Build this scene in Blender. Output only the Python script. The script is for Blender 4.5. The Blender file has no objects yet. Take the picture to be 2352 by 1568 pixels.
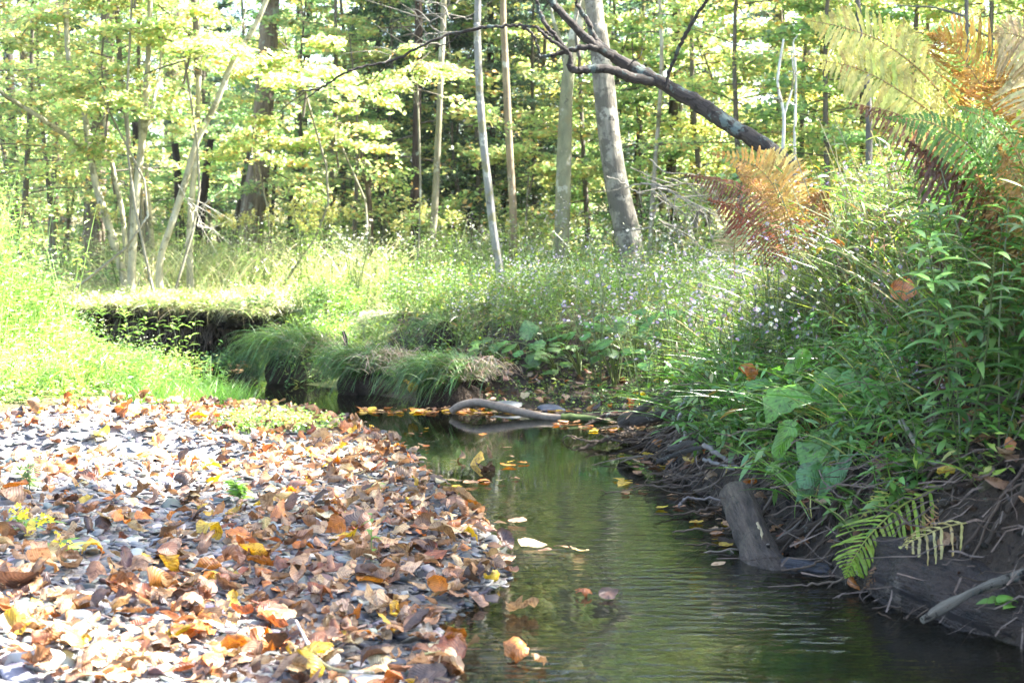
import bpy, math
import numpy as np
from mathutils import Vector
C = bpy.context.scene.collection
scn = bpy.context.scene
R = math.radians
VEIL = .00025  # density of the added volume that imitates lens glare
# ---------------------------------------------------------------- camera, sky, sun, exposure
FPX = 3230.0; CX, CY = 1176.0, 784.0; PITCH = R(3.97); CAMH = 1.1
cam = bpy.data.cameras.new('camera'); camo = bpy.data.objects.new('camera', cam); C.objects.link(camo)
camo.location = (0, 0, CAMH); camo.rotation_euler = (R(90) - PITCH, 0, 0)
cam.sensor_width = 36.0; cam.lens = 36.0 * FPX / 2352.0; cam.clip_end = 2000; cam.clip_start = 0.05
cam.dof.use_dof = True; cam.dof.focus_distance = 6.2; cam.dof.aperture_fstop = 5.0
scn.camera = camo
SUN_AZ, SUN_EL = R(78), R(47)          # clockwise from +Y
SUND = np.array([math.cos(SUN_EL)*math.sin(SUN_AZ), math.cos(SUN_EL)*math.cos(SUN_AZ), math.sin(SUN_EL)])
w = bpy.data.worlds.new('World'); scn.world = w; w.use_nodes = True
nt = w.node_tree; bg = nt.nodes['Background']
sky = nt.nodes.new('ShaderNodeTexSky'); sky.sky_type = 'NISHITA'; sky.sun_disc = False
sky.sun_elevation = SUN_EL; sky.sun_rotation = SUN_AZ
sky.air_density = 1.0; sky.dust_density = 2.5; sky.ozone_density = 0.8
nt.links.new(sky.outputs[0], bg.inputs[0]); bg.inputs[1].default_value = 0.10
sl = bpy.data.lights.new('sun', 'SUN'); sl.energy = 5.0; sl.angle = R(0.5); sl.color = (1.0, 0.955, 0.88)
so = bpy.data.objects.new('sun', sl); C.objects.link(so)
so.rotation_euler = Vector(tuple(SUND)).to_track_quat('Z', 'Y').to_euler(); so.location = (10, 5, 20)
scn.view_settings.view_transform = 'Standard'; scn.view_settings.look = 'None'
scn.view_settings.exposure = 3.5; scn.view_settings.gamma = 1.0
cy = scn.cycles
cy.max_bounces = 7; cy.diffuse_bounces = 3; cy.glossy_bounces = 3; cy.transmission_bounces = 4
cy.transparent_max_bounces = 8; cy.caustics_reflective = False; cy.caustics_refractive = False
cy.use_denoising = True; cy.volume_bounces = 0; cy.volume_step_rate = 10; cy.volume_max_steps = 32; cy.sample_clamp_indirect = 6.0
scn.render.use_persistent_data = False

# ---------------------------------------------------------------- helpers
def P(px, py, d):
    """point seen at (px,py) of the photograph, d metres ahead of the camera"""
    dx = (px-CX)/FPX; dy = (CY-py)/FPX
    y = math.cos(PITCH) + dy*math.sin(PITCH); z = -math.sin(PITCH) + dy*math.cos(PITCH)
    s = d / y
    return np.array([dx*s, d, CAMH + z*s])
def G(px, py, z=0.0):
    """point of height z seen at (px,py)"""
    a = P(px, py, 1.0); a[2] -= CAMH
    s = (z-CAMH)/a[2]
    return np.array([a[0]*s, s, z])
def nrm(a):
    a = np.asarray(a, float); return a/np.maximum(np.linalg.norm(a, axis=-1, keepdims=True), 1e-9)
def tag(o, label=None, cat=None, group=None, kind=None):
    if label: o['label'] = label
    if cat: o['category'] = cat
    if group: o['group'] = group
    if kind: o['kind'] = kind
    return o
def empty(name, loc, label=None, cat=None, group=None, rz=0.0):
    o = bpy.data.objects.new(name, None); C.objects.link(o)
    o.location = tuple(float(v) for v in loc); o.rotation_euler = (0, 0, rz); o.empty_display_size = .1
    return tag(o, label, cat, group)
def dup(root, loc, rz=0.0, sc=1.0, label=None, group=None, tilt=(0, 0)):
    r = root.copy(); C.objects.link(r); r.location = tuple(float(v) for v in loc)
    r.rotation_euler = (tilt[0], tilt[1], rz); r.scale = (sc, sc, sc)
    if label: r['label'] = label
    if group: r['group'] = group
    for ch in root.children:
        c = ch.copy(); C.objects.link(c); c.parent = r
        for g in ch.children:
            k = g.copy(); C.objects.link(k); k.parent = c
    return r

class MB:
    def __init__(s): s.V = []; s.F = {}; s.C = []; s.U = []; s.n = 0; s.M = {}
    def add(s, V, F, col=(.5, .5, .5), uv=None, mi=0):
        V = np.asarray(V, float).reshape(-1, 3); F = np.asarray(F, np.int64)
        if len(V) == 0: return
        k = F.shape[1]
        s.V.append(V); s.F.setdefault((k, mi), []).append(F + s.n)
        c = np.broadcast_to(np.asarray(col, float), (len(V), 3)); s.C.append(c)
        s.U.append(np.zeros((len(V), 2)) if uv is None else np.asarray(uv, float)); s.n += len(V)
    def build(s, name, mats, parent=None, smooth=True, loc=None, color=None):
        if not isinstance(mats, (list, tuple)): mats = [mats]
        me = bpy.data.meshes.new(name)
        V = np.concatenate(s.V); Cc = np.concatenate(s.C); U = np.concatenate(s.U)
        if loc is not None: V = V - np.asarray(loc, float)
        me.vertices.add(len(V)); me.vertices.foreach_set('co', V.astype(np.float32).ravel())
        idx = []; tot = []; mi = []
        for (k, m), L in s.F.items():
            A = np.concatenate(L); idx.append(A.ravel()); tot.append(np.full(len(A), k)); mi.append(np.full(len(A), m))
        idx = np.concatenate(idx); tot = np.concatenate(tot); mi = np.concatenate(mi)
        me.loops.add(len(idx)); me.loops.foreach_set('vertex_index', idx.astype(np.int32))
        me.polygons.add(len(tot)); st = np.concatenate([[0], np.cumsum(tot)[:-1]])
        me.polygons.foreach_set('loop_start', st.astype(np.int32)); me.polygons.foreach_set('loop_total', tot.astype(np.int32))
        me.polygons.foreach_set('material_index', mi.astype(np.int32))
        me.polygons.foreach_set('use_smooth', np.full(len(tot), smooth))
        a = me.color_attributes.new('Col', 'FLOAT_COLOR', 'POINT')
        a.data.foreach_set('color', np.concatenate([Cc, np.ones((len(Cc), 1))], 1).astype(np.float32).ravel())
        uv = me.uv_layers.new(name='UVMap'); uv.data.foreach_set('uv', U[idx].astype(np.float32).ravel())
        for m in mats: me.materials.append(m)
        me.update(calc_edges=True); me.validate()
        o = bpy.data.objects.new(name, me); C.objects.link(o)
        if parent is not None: o.parent = parent
        elif loc is not None: o.location = tuple(float(v) for v in loc)
        if color is not None: o.color = (*color, 1)
        return o

def pal(rng, n, cols, wts=None, jit=.18):
    cols = np.asarray(cols, float)
    p = None if wts is None else np.asarray(wts, float)/np.sum(wts)
    k = rng.choice(len(cols), n, p=p)
    return np.clip(cols[k]*(1+jit*rng.standard_normal((n, 1)))*(1+.06*rng.standard_normal((n, 3))), .004, .9)
PROF = {'grass': lambda t: (1-t)**.6*np.minimum(1, .35+t*6), 'lance': lambda t: np.sin(np.pi*np.clip(t, 0, 1)**.75)**.85,
        'leaf': lambda t: np.sin(np.pi*t**.6)**.7, 'strap': lambda t: np.clip(1.15-t, 0, 1)**.3*np.minimum(1, .3+t*8), 'serr': lambda t: np.sin(np.pi*np.clip(t*.93+.05, 0, 1)**.8)**.6*(1+.22*(-1.)**np.arange(len(t))), 'even': lambda t: np.ones_like(t)}
def ribbons(mb, base, dr, up, L, W, seg=3, droop=.2, col=(.1, .2, .03), col1=None, prof='lance', fold=0.0, mi=0, twist=0.0):
    base = np.asarray(base, float).reshape(-1, 3); N = len(base)
    if N == 0: return
    dr = nrm(np.broadcast_to(dr, (N, 3))); up = np.broadcast_to(up, (N, 3))
    side = nrm(np.cross(dr, up)); nn = np.cross(side, dr)
    L = np.broadcast_to(L, N)[:, None, None]; W = np.broadcast_to(W, N)[:, None, None]
    dp = np.broadcast_to(droop, N)[:, None, None]
    t = np.linspace(0, 1, seg+1); T = t[None, :, None]
    cen = base[:, None]+dr[:, None]*L*T - np.array([0, 0, 1.])*dp*L*T**2
    wd = np.maximum(PROF[prof](t), .03)[None, :, None]*W*.5
    sd = side[:, None]*np.ones_like(T)
    if twist: sd = nrm(sd*np.cos(twist*T)+nn[:, None]*np.sin(twist*T))
    l = cen+sd*wd; r = cen-sd*wd
    c0 = np.broadcast_to(col, (N, 3))[:, None]; c1 = c0 if col1 is None else np.broadcast_to(col1, (N, 3))[:, None]
    cc = c0*(1-T)+c1*T
    m = seg+1
    if fold:
        l = l+nn[:, None]*wd*fold; r = r+nn[:, None]*wd*fold
        V = np.stack([l, cen, r], 2).reshape(-1, 3); cc = np.repeat(cc, 3, axis=1).reshape(-1, 3)
        j = np.arange(seg)*3
        q = np.concatenate([np.stack([j, j+1, j+4, j+3], 1), np.stack([j+1, j+2, j+5, j+4], 1)])
        F = (q[None]+(np.arange(N)*m*3)[:, None, None]).reshape(-1, 4)
        uv = np.stack([np.broadcast_to(T, (N, m, 3)), np.broadcast_to(np.array([0, .5, 1.])[None, None], (N, m, 3))], -1).reshape(-1, 2)
    else:
        V = np.stack([l, r], 2).reshape(-1, 3); cc = np.repeat(cc, 2, axis=1).reshape(-1, 3)
        j = np.arange(seg)*2; q = np.stack([j, j+1, j+3, j+2], 1)
        F = (q[None]+(np.arange(N)*m*2)[:, None, None]).reshape(-1, 4)
        uv = np.stack([np.broadcast_to(T, (N, m, 2)), np.broadcast_to(np.array([0, 1.])[None, None], (N, m, 2))], -1).reshape(-1, 2)
    mb.add(V, F, cc, uv, mi)
def leafcards(mb, cen, dr, up, L, W, col, fold=.25, mi=0):
    cen = np.asarray(cen, float); N = len(cen); dr = nrm(dr); side = nrm(np.cross(dr, up)); nn = np.cross(side, dr)
    L = np.broadcast_to(L, N)[:, None]; W = np.broadcast_to(W, N)[:, None]*.5
    b = cen-dr*L*.5; t = cen+dr*L*.5-nn*L*.12; l = cen+side*W+nn*W*fold-dr*L*.06; r = cen-side*W+nn*W*fold-dr*L*.06
    V = np.stack([b, l, t, r], 1).reshape(-1, 3)
    k = np.arange(N)[:, None]*4
    F = np.concatenate([k+[[0, 1, 2]], k+[[0, 2, 3]]]); mb.add(V, F, np.repeat(np.broadcast_to(col, (N, 3)), 4, axis=0), None, mi)
def catmull(p, n):
    p = np.asarray(p, float); q = np.vstack([2*p[0]-p[1], p, 2*p[-1]-p[-2]]); out = []
    for i in range(1, len(q)-2):
        t = np.linspace(0, 1, n, endpoint=False)[:, None]
        a, b, c, d = q[i-1], q[i], q[i+1], q[i+2]
        out.append(.5*((2*b)+(-a+c)*t+(2*a-5*b+4*c-d)*t**2+(-a+3*b-3*c+d)*t**3))
    out.append(p[-1][None]); return np.vstack(out)
def tube(mb, pts, rad, k=7, sub=4, col=(.5, .5, .5), rn=0.0, wob=0.0, rng=None, cap=False, mi=0, groove=0.0):
    pts = np.asarray(pts, float); rad = np.broadcast_to(np.asarray(rad, float), len(pts)).astype(float)
    if sub > 1:
        Q = catmull(np.column_stack([pts, rad]), sub); pts, rad = Q[:, :3].copy(), np.maximum(Q[:, 3], 1e-4)
    n = len(pts)
    if rng is not None and wob: pts[1:-1] += rng.standard_normal((n-2, 3))*wob
    tan = nrm(np.gradient(pts, axis=0)); ref = np.array([0, 0, 1.]) if abs(tan[:, 2]).mean() < .8 else np.array([0, 1., 0])
    s1 = nrm(np.cross(tan, ref)); s2 = np.cross(tan, s1)
    th = np.linspace(0, 2*np.pi, k, endpoint=False)
    rr = rad[:, None]*np.ones((n, k))
    if rng is not None and rn:
        ph = rng.uniform(0, 6.28, 3)
        rr = rr*(1+rn*(np.sin(th*2+ph[0]+np.arange(n)[:, None]*.35)+.6*np.sin(th*3+ph[1]-np.arange(n)[:, None]*.5)+.7*rng.standard_normal((n, k))*.5))
    if groove:
        gr = np.random.default_rng(k).standard_normal(k); rr = rr*(1+groove*(gr[None]*.7+.3*np.roll(gr, 3)[None]*np.sin(np.arange(n)[:, None]*.4)))
    V = pts[:, None]+rr[..., None]*(np.cos(th)[None, :, None]*s1[:, None]+np.sin(th)[None, :, None]*s2[:, None])
    i = np.arange(n-1)[:, None]*k; j = np.arange(k)[None]; j2 = (j+1) % k
    F = np.stack([i+j, i+j2, i+k+j2, i+k+j], -1).reshape(-1, 4)
    ln = np.concatenate([[0], np.cumsum(np.linalg.norm(np.diff(pts, axis=0), axis=1))])
    uv = np.stack([np.broadcast_to(j/k, (n, k)), np.broadcast_to(ln[:, None], (n, k))], -1).reshape(-1, 2)
    mb.add(V.reshape(-1, 3), F, col, uv, mi)
    if cap:
        for e, fl in ((0, 1), (n-1, -1)):
            ring = V[e]; c = pts[e]-tan[e]*fl*rad[e]*.12; VV = np.vstack([ring, ring*.45+c*.55-tan[e]*fl*rad[e]*.03, c[None]])
            a = np.arange(k); b = (a+1) % k
            mb.add(VV, np.stack([a, b, b+k, a+k][::fl], 1), np.asarray(col)*1.0, None, mi)
            mb.add(VV, np.stack([a+k, b+k, np.full(k, 2*k)][::fl], 1), np.asarray(col)*1.0, None, mi)
    return pts, tan, rad

# ---------------------------------------------------------------- materials
def newmat(name):
    m = bpy.data.materials.new(name); m.use_nodes = True; n = m.node_tree; n.nodes.clear()
    out = n.nodes.new('ShaderNodeOutputMaterial'); return m, n, out
def N_(n, t, **kw):
    x = n.nodes.new(t)
    for k, v in kw.items():
        if k in x.inputs.keys(): x.inputs[k].default_value = v
        else: setattr(x, k, v)
    return x
def attr(n): return N_(n, 'ShaderNodeAttribute', attribute_name='Col').outputs['Color']
def mulc(n, a, b, f=1.0):
    x = n.nodes.new('ShaderNodeMix'); x.data_type = 'RGBA'; x.blend_type = 'MULTIPLY'; x.inputs[0].default_value = f
    n.links.new(a, x.inputs[6]); n.links.new(b, x.inputs[7]); return x.outputs[2]
def ramp(n, src, stops):
    r = n.nodes.new('ShaderNodeValToRGB'); e = r.color_ramp.elements
    while len(e) < len(stops): e.new(.5)
    for k, (p, c) in enumerate(stops): e[k].position = p; e[k].color = (*c, 1) if len(c) == 3 else c
    n.links.new(src, r.inputs[0]); return r.outputs[0]
def leafmat(name, trans=.42, gloss=.06, rough=.35, veins=False, noise=18.0, sat=1.08, vc=1.0):
    m, n, out = newmat(name); L = n.links
    c = attr(n)
    no = N_(n, 'ShaderNodeTexNoise', Scale=noise, Detail=3.0); tc = n.nodes.new('ShaderNodeTexCoord'); L.new(tc.outputs['Object'], no.inputs['Vector'])
    c = mulc(n, c, ramp(n, no.outputs[0], [(.3, (.7, .7, .7)), (.7, (1.25, 1.25, 1.2))]))
    bump = None
    if veins:
        uvn = N_(n, 'ShaderNodeUVMap', uv_map='UVMap')
        wv = N_(n, 'ShaderNodeTexWave', Scale=3.2, Distortion=1.2, Detail=1.0); wv.bands_direction = 'X'
        sp = n.nodes.new('ShaderNodeSeparateXYZ'); L.new(uvn.outputs[0], sp.inputs[0])
        ab = N_(n, 'ShaderNodeMath', operation='ABSOLUTE'); s5 = N_(n, 'ShaderNodeMath', operation='SUBTRACT'); s5.inputs[1].default_value = .5
        L.new(sp.outputs[1], s5.inputs[0]); L.new(s5.outputs[0], ab.inputs[0])
        md = N_(n, 'ShaderNodeMath', operation='MULTIPLY_ADD'); md.inputs[1].default_value = -.7; L.new(ab.outputs[0], md.inputs[0]); L.new(sp.outputs[0], md.inputs[2])
        cb = n.nodes.new('ShaderNodeCombineXYZ'); L.new(md.outputs[0], cb.inputs[0]); L.new(cb.outputs[0], wv.inputs['Vector'])
        c = mulc(n, c, ramp(n, wv.outputs[1], [(.0, (1-.28*vc, 1-.34*vc, 1-.4*vc)), (.25, (1, 1, 1)), (1, (1.06, 1.04, 1))]))
        mid = ramp(n, ab.outputs[0], [(.0, (1.35, 1.3, 1.2)), (.03, (1, 1, 1))]); c = mulc(n, c, mid)
        bump = N_(n, 'ShaderNodeBump', Strength=.35, Distance=.004); L.new(wv.outputs[1], bump.inputs['Height'])
        no2 = N_(n, 'ShaderNodeTexNoise', Scale=60.0, Detail=4.0); L.new(tc.outputs['Object'], no2.inputs['Vector'])
        c = mulc(n, c, ramp(n, no2.outputs[0], [(.36, (.55, .45, .38)), (.46, (1, 1, 1))]))
    d = n.nodes.new('ShaderNodeBsdfDiffuse'); t = n.nodes.new('ShaderNodeBsdfTranslucent'); g = N_(n, 'ShaderNodeBsdfGlossy', Roughness=rough)
    L.new(c, d.inputs[0])
    hs = N_(n, 'ShaderNodeHueSaturation', Saturation=sat, Value=1.3 if name != 'tree_leaf' else 1.6); L.new(c, hs.inputs['Color']); L.new(hs.outputs[0], t.inputs[0])
    m1 = N_(n, 'ShaderNodeMixShader', Fac=trans); L.new(d.outputs[0], m1.inputs[1]); L.new(t.outputs[0], m1.inputs[2])
    m2 = N_(n, 'ShaderNodeMixShader', Fac=gloss); L.new(m1.outputs[0], m2.inputs[1]); L.new(g.outputs[0], m2.inputs[2])
    if bump:
        for x in (d, t, g): L.new(bump.outputs[0], x.inputs['Normal'])
    L.new(m2.outputs[0], out.inputs[0]); return m
def solidmat(name, rough=.85, noise=30.0, bump=.5, dist=.01, blot=None, objcol=False, stretch=(1, 1, 1), spec=.3, lo=.6, hi=1.3, fine=4.0, uvs=None):
    m, n, out = newmat(name); L = n.links
    c = N_(n, 'ShaderNodeObjectInfo').outputs['Color'] if objcol else attr(n)
    tc = n.nodes.new('ShaderNodeTexCoord'); mp = N_(n, 'ShaderNodeMapping'); mp.inputs['Scale'].default_value = stretch; L.new(tc.outputs['Object'], mp.inputs[0])
    if uvs: L.new(N_(n, 'ShaderNodeUVMap', uv_map='UVMap').outputs[0], mp.inputs[0]); mp.inputs['Scale'].default_value = uvs; noise = 1.0
    no = N_(n, 'ShaderNodeTexNoise', Scale=noise, Detail=6.0, Roughness=.65); L.new(mp.outputs[0], no.inputs['Vector'])
    c = mulc(n, c, ramp(n, no.outputs[0], [(.3, (lo,)*3), (.7, (hi,)*3)]))
    if blot:
        for sc, th, bc in blot:
            nb = N_(n, 'ShaderNodeTexNoise', Scale=sc, Detail=5.0, Roughness=.7); L.new(tc.outputs['Object'], nb.inputs['Vector'])
            f = ramp(n, nb.outputs[0], [(th, (0, 0, 0)), (th+.05, (1, 1, 1))])
            x = n.nodes.new('ShaderNodeMix'); x.data_type = 'RGBA'; L.new(f, x.inputs[0]); L.new(c, x.inputs[6]); x.inputs[7].default_value = (*bc, 1); c = x.outputs[2]
    b = N_(n, 'ShaderNodeBsdfPrincipled', Roughness=rough); b.inputs['Specular IOR Level'].default_value = spec
    L.new(c, b.inputs['Base Color'])
    n2 = N_(n, 'ShaderNodeTexNoise', Scale=noise*fine, Detail=3.0); L.new(mp.outputs[0], n2.inputs['Vector'])
    ad = N_(n, 'ShaderNodeMath', operation='MULTIPLY_ADD'); ad.inputs[1].default_value = .4; L.new(n2.outputs[0], ad.inputs[0]); L.new(no.outputs[0], ad.inputs[2])
    bp = N_(n, 'ShaderNodeBump', Strength=bump, Distance=dist); L.new(ad.outputs[0], bp.inputs['Height']); L.new(bp.outputs[0], b.inputs['Normal'])
    L.new(b.outputs[0], out.inputs[0]); return m
M_LEAF = leafmat('tree_leaf', .58, .07, .45, noise=3.0, sat=.92)
M_HERB = leafmat('herb_leaf', .4, .07, .4, noise=9.0)
M_BIG = leafmat('broad_leaf', .40, .05, .45, veins=True, noise=14.0, vc=.4)
M_DRY = leafmat('dry_leaf', .3, .06, .42, veins=True, noise=22.0)
M_FERN = leafmat('fern_leaf', .42, .03, .5, noise=30.0)
M_PETAL = leafmat('petal', .3, .0, .5, noise=4.0)
M_BARK = solidmat('bark', .92, 9.0, 1.0, .03, uvs=(26, 3.0, 1), lo=.35, hi=1.7, blot=[(5.0, .60, (.30, .33, .27)), (11.0, .64, (.05, .045, .04))], objcol=True, stretch=(3, 3, .6))
M_MOTTLE = solidmat('mottled_bark', .9, 9.0, .9, .015, blot=[(3.2, .55, (.24, .228, .19)), (6.0, .49, (.085, .077, .062)), (13.0, .60, (.03, .028, .025))], objcol=True, stretch=(2.5, 2.5, .6), lo=.5, hi=1.4)
M_SMOOTH = solidmat('smooth_bark', .85, 6.0, .6, .010, blot=[(3.0, .56, (.34, .335, .28)), (4.5, .54, (.14, .13, .075)), (12.0, .62, (.06, .055, .04))], objcol=True, stretch=(2, 2, .8))
M_LICHEN = solidmat('lichen_bark', .9, 16.0, .9, .014, blot=[(9.0, .55, (.085, .115, .105)), (24.0, .56, (.018, .015, .013)), (19.0, .68, (.20, .25, .22))], objcol=True, uvs=(20, 7, 1), lo=.4, hi=1.6)
M_TWIG = solidmat('twig_bark', .9, 30.0, .4, .004, objcol=True)
M_WET = solidmat('wet_wood', .6, 13.0, 1.0, .03, blot=[(30.0, .60, (.010, .009, .008)), (6.0, .57, (.085, .066, .05)), (11.0, .64, (.03, .025, .022))], objcol=True, uvs=(22, 9.0, 1), spec=.3, lo=.2, hi=2.3)
M_STONE = solidmat('stone', .6, 12.0, .3, .004, spec=.4, lo=.75, hi=1.25)
M_GROUND = solidmat('soil', .95, 14.0, .9, .03, lo=.5, hi=1.5)

def watermat():
    m, n, out = newmat('water'); L = n.links
    tc = n.nodes.new('ShaderNodeTexCoord'); mp = N_(n, 'ShaderNodeMapping'); mp.inputs['Scale'].default_value = (.8, 3.4, 1); mp.inputs['Rotation'].default_value = (0, 0, R(12)); L.new(tc.outputs['Object'], mp.inputs[0])
    a = N_(n, 'ShaderNodeTexNoise', Scale=7.0, Detail=2.5, Roughness=.5); L.new(mp.outputs[0], a.inputs['Vector'])
    b2 = N_(n, 'ShaderNodeTexNoise', Scale=1.3, Detail=1.0); L.new(tc.outputs['Object'], b2.inputs['Vector'])
    f = ramp(n, b2.outputs[0], [(.40, (.08, .08, .08)), (.60, (1, 1, 1))])
    ng = n.nodes.new('ShaderNodeSeparateXYZ'); L.new(tc.outputs['Object'], ng.inputs[0])
    near = N_(n, 'ShaderNodeMapRange'); near.inputs[1].default_value = 6.6; near.inputs[2].default_value = 4.2; near.inputs[3].default_value = .05; near.inputs[4].default_value = 1.0; L.new(ng.outputs[1], near.inputs[0])
    h = N_(n, 'ShaderNodeMath', operation='MULTIPLY'); L.new(a.outputs[0], h.inputs[0]); L.new(f, h.inputs[1])
    h2 = N_(n, 'ShaderNodeMath', operation='MULTIPLY'); L.new(h.outputs[0], h2.inputs[0]); L.new(near.outputs[0], h2.inputs[1])
    bp = N_(n, 'ShaderNodeBump', Strength=.8, Distance=.016); L.new(h2.outputs[0], bp.inputs['Height'])
    fr = N_(n, 'ShaderNodeFresnel', IOR=1.42); L.new(bp.outputs[0], fr.inputs['Normal'])
    tr = N_(n, 'ShaderNodeBsdfTransparent'); tr.inputs[0].default_value = (.46, .47, .34, 1)
    df = N_(n, 'ShaderNodeBsdfDiffuse'); df.inputs[0].default_value = (.014, .020, .010, 1)
    mm = N_(n, 'ShaderNodeMixShader', Fac=.05); L.new(tr.outputs[0], mm.inputs[1]); L.new(df.outputs[0], mm.inputs[2])
    g = N_(n, 'ShaderNodeBsdfGlossy', Roughness=.03); g.inputs[0].default_value = (1, 1, 1, 1); L.new(bp.outputs[0], g.inputs['Normal'])
    mx = N_(n, 'ShaderNodeMixShader'); L.new(fr.outputs[0], mx.inputs[0]); L.new(mm.outputs[0], mx.inputs[1]); L.new(g.outputs[0], mx.inputs[2])
    L.new(mx.outputs[0], out.inputs[0]); return m
M_WATER = watermat()

# ---------------------------------------------------------------- terrain
SH = np.array([  # x, y, bank height, rise length
 (-.05,-3,.10,1.5),(-.14,3.5,.10,1.3),(-.22,4.0,.10,1.2),(0,4.5,.10,1.2),(-.07,5.15,.10,1.2),(-.17,5.8,.10,1.2),(-.44,6.8,.10,1.2),
 (-.52,7.4,.10,1.2),(-.83,8.26,.11,1.2),(-1.34,9.1,.12,1.2),(-1.8,9.5,.2,1.2),(-2.25,10.1,.18,1.6),(-2.85,10.75,.14,1.8),(-3.7,11.25,.14,2.0),(-4.8,11.7,.2,2.0),
 (-7,12.6,.4,1.6),(-14,13.6,.5,1.4),(-14,16.2,.55,.3),(-6,15.0,.55,.14),(-3.9,14.2,.52,.10),(-2.7,13.8,.52,.10),(-2.35,13.0,.5,.3),(-2.15,12.0,.5,1.2),(-1.75,11.0,.6,1.5),
 (-1.2,10.55,.6,1.5),(-.9,10.05,.6,1.5),(-.45,9.6,.6,1.6),(-.1,9.3,.55,1.9),(.3,9.15,.55,1.9),(.62,8.8,.7,1.6),(.74,7.4,.9,1.25),(.80,6.4,.95,1.1),(.86,5.75,.95,1.05),
 (.98,4.9,.95,1.0),(1.06,4.56,.95,1.0),(1.2,4.2,.95,.95),(1.42,3.7,.95,.95),(1.9,2.5,.95,1.0),(2.6,-3,.9,1.2)])
def sstep(t): t = np.clip(t, 0, 1); return t*t*(3-2*t)
def shore(x, y):
    p = np.stack([x, y], -1).reshape(-1, 2); a = SH; b = np.roll(SH, -1, axis=0); best = np.full(len(p), 1e9); H = np.zeros(len(p)); Ls = np.ones(len(p)); ins = np.zeros(len(p), bool)
    for i in range(len(a)):
        A, B = a[i, :2], b[i, :2]; AB = B-A; t = np.clip(((p-A)@AB)/(AB@AB), 0, 1)
        q = np.hypot(*(p-(A+t[:, None]*AB)).T); mk = q < best
        best = np.where(mk, q, best); H = np.where(mk, a[i, 2]*(1-t)+b[i, 2]*t, H); Ls = np.where(mk, a[i, 3]*(1-t)+b[i, 3]*t, Ls)
        cond = ((A[1] > p[:, 1]) != (B[1] > p[:, 1])); dy = B[1]-A[1] if B[1] != A[1] else 1e-9
        ins ^= cond & (p[:, 0] < (B[0]-A[0])*(p[:, 1]-A[1])/dy+A[0])
    return best, H, Ls, ins
def noise2(x, y, s, seed=0):
    r = np.random.default_rng(seed); o = np.zeros_like(x)
    for k in range(6):
        a = r.uniform(0, 6.28); f = s*(.6+.5*k); o += np.sin((x*np.cos(a)+y*np.sin(a))*f+r.uniform(0, 6.28))/(1+.5*k)
    return o/3
def leftveg(x, y):  # metres inside the grassy left bank (positive) measured from its edge with the gravel bar
    return np.minimum((-(x+2.9)*1.28+(y-8.0)*.9)/1.565, (y-7.6)*1.5)
def height(x, y):
    x = np.asarray(x, float); y = np.asarray(y, float); shp = x.shape
    d, H, L, ins = shore(x, y); d = d.reshape(shp); H = H.reshape(shp); L = L.reshape(shp); ins = ins.reshape(shp)
    h = H*sstep(d/L*.75+.02)*1.0
    h = np.where(H > .85, H*(.35*sstep(d/.25)+.65*sstep((d-.1)/L)), h)
    h = h+np.where((H < .16), .02*sstep(d/.08), 0)
    lv = leftveg(x, y); h = h+np.where((lv > 0) & (H < .5) & (x < -1), .24*sstep(lv/2.2)*np.where((x/np.maximum(y, 1) > -.30) & (y > 10), .4, 1)+.45*sstep((lv-.8)/1.4)*sstep((-.29*y-x)/.9+.2), 0)
    h = h+np.where(H > .3, .12*sstep((d-2)/6), 0)
    r = np.hypot(x, y); h = h+5.0*sstep((y-32)/60)+2.0*sstep((np.abs(x)-8)/40)
    h = h+.02*noise2(x, y, 3.1, 3)*sstep(d/.5)+.006*noise2(x, y, 11, 4)+np.where(H > .16, .02*noise2(x, y, 6, 5)*sstep(d/.2), 0)+np.where(H > .62, (.045*noise2(x, y, 9, 15)+.03*noise2(x, y, 19, 16))*sstep(d/.3)*(d < 2.5), 0)
    pud = np.exp(-(((x+2.25)/.95)**2+((y-6.95)/.42)**2)**2); h = np.where(H < .16, h*(1-pud)-.05*pud, h)
    return np.where(ins, -.20*(1-np.exp(-d/.35))-.005+.006*noise2(x, y, 9, 6), h)
def axis(a, b, c, d, st, n1, n2, p=1.7):
    l = b-(b-a)*((1-np.linspace(0, 1, n1, endpoint=False))**p); r = c+(d-c)*(np.linspace(0, 1, n2+1)[1:]**p)
    return np.concatenate([l, np.arange(b, c, st), [c], r])
gx = axis(-300, -5, 4.5, 300, .045, 40, 40, 2.5); gy = axis(-60, 2.4, 15.5, 500, .045, 14, 60, 2.2)
X, Y = np.meshgrid(gx, gy); Z = height(X, Y)
dS, HS, LS, IN = [v.reshape(X.shape) for v in shore(X, Y)]
lv = leftveg(X, Y)
col = np.zeros(X.shape+(3,)); col[:] = (.085, .075, .035)
grav = (HS < .16) & (lv < .1) & ~IN
col[grav] = (.20, .19, .185)
soil = (HS > .2) & (dS < 1.3) & ~IN; col[soil] = (.030, .021, .014)
lvg = (lv >= .1) & (X < -1) & ~IN; col[lvg] = (.10, .12, .04)
far = (Y > 17); col[far] = (.17, .15, .075)
plat = (Y > 12.5) & (X > -7) & (X < .5) & (dS > .2) & ~far & ~IN; col[plat] = (.40, .38, .22)  # plateau ground painted pale to stand for overexposed sun
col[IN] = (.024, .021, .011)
wetb = grav & (dS < .3); col[wetb] = (.10, .095, .09)
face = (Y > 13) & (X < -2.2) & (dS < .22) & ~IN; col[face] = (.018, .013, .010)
col *= (1+.15*noise2(X, Y, 5, 9))[..., None]
nx, ny = len(gx), len(gy); i = np.arange(ny-1)[:, None]*nx+np.arange(nx-1)[None]
mb = MB(); mb.add(np.stack([X, Y, Z], -1), np.stack([i, i+1, i+nx+1, i+nx], -1).reshape(-1, 4), col.reshape(-1, 3))
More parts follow.
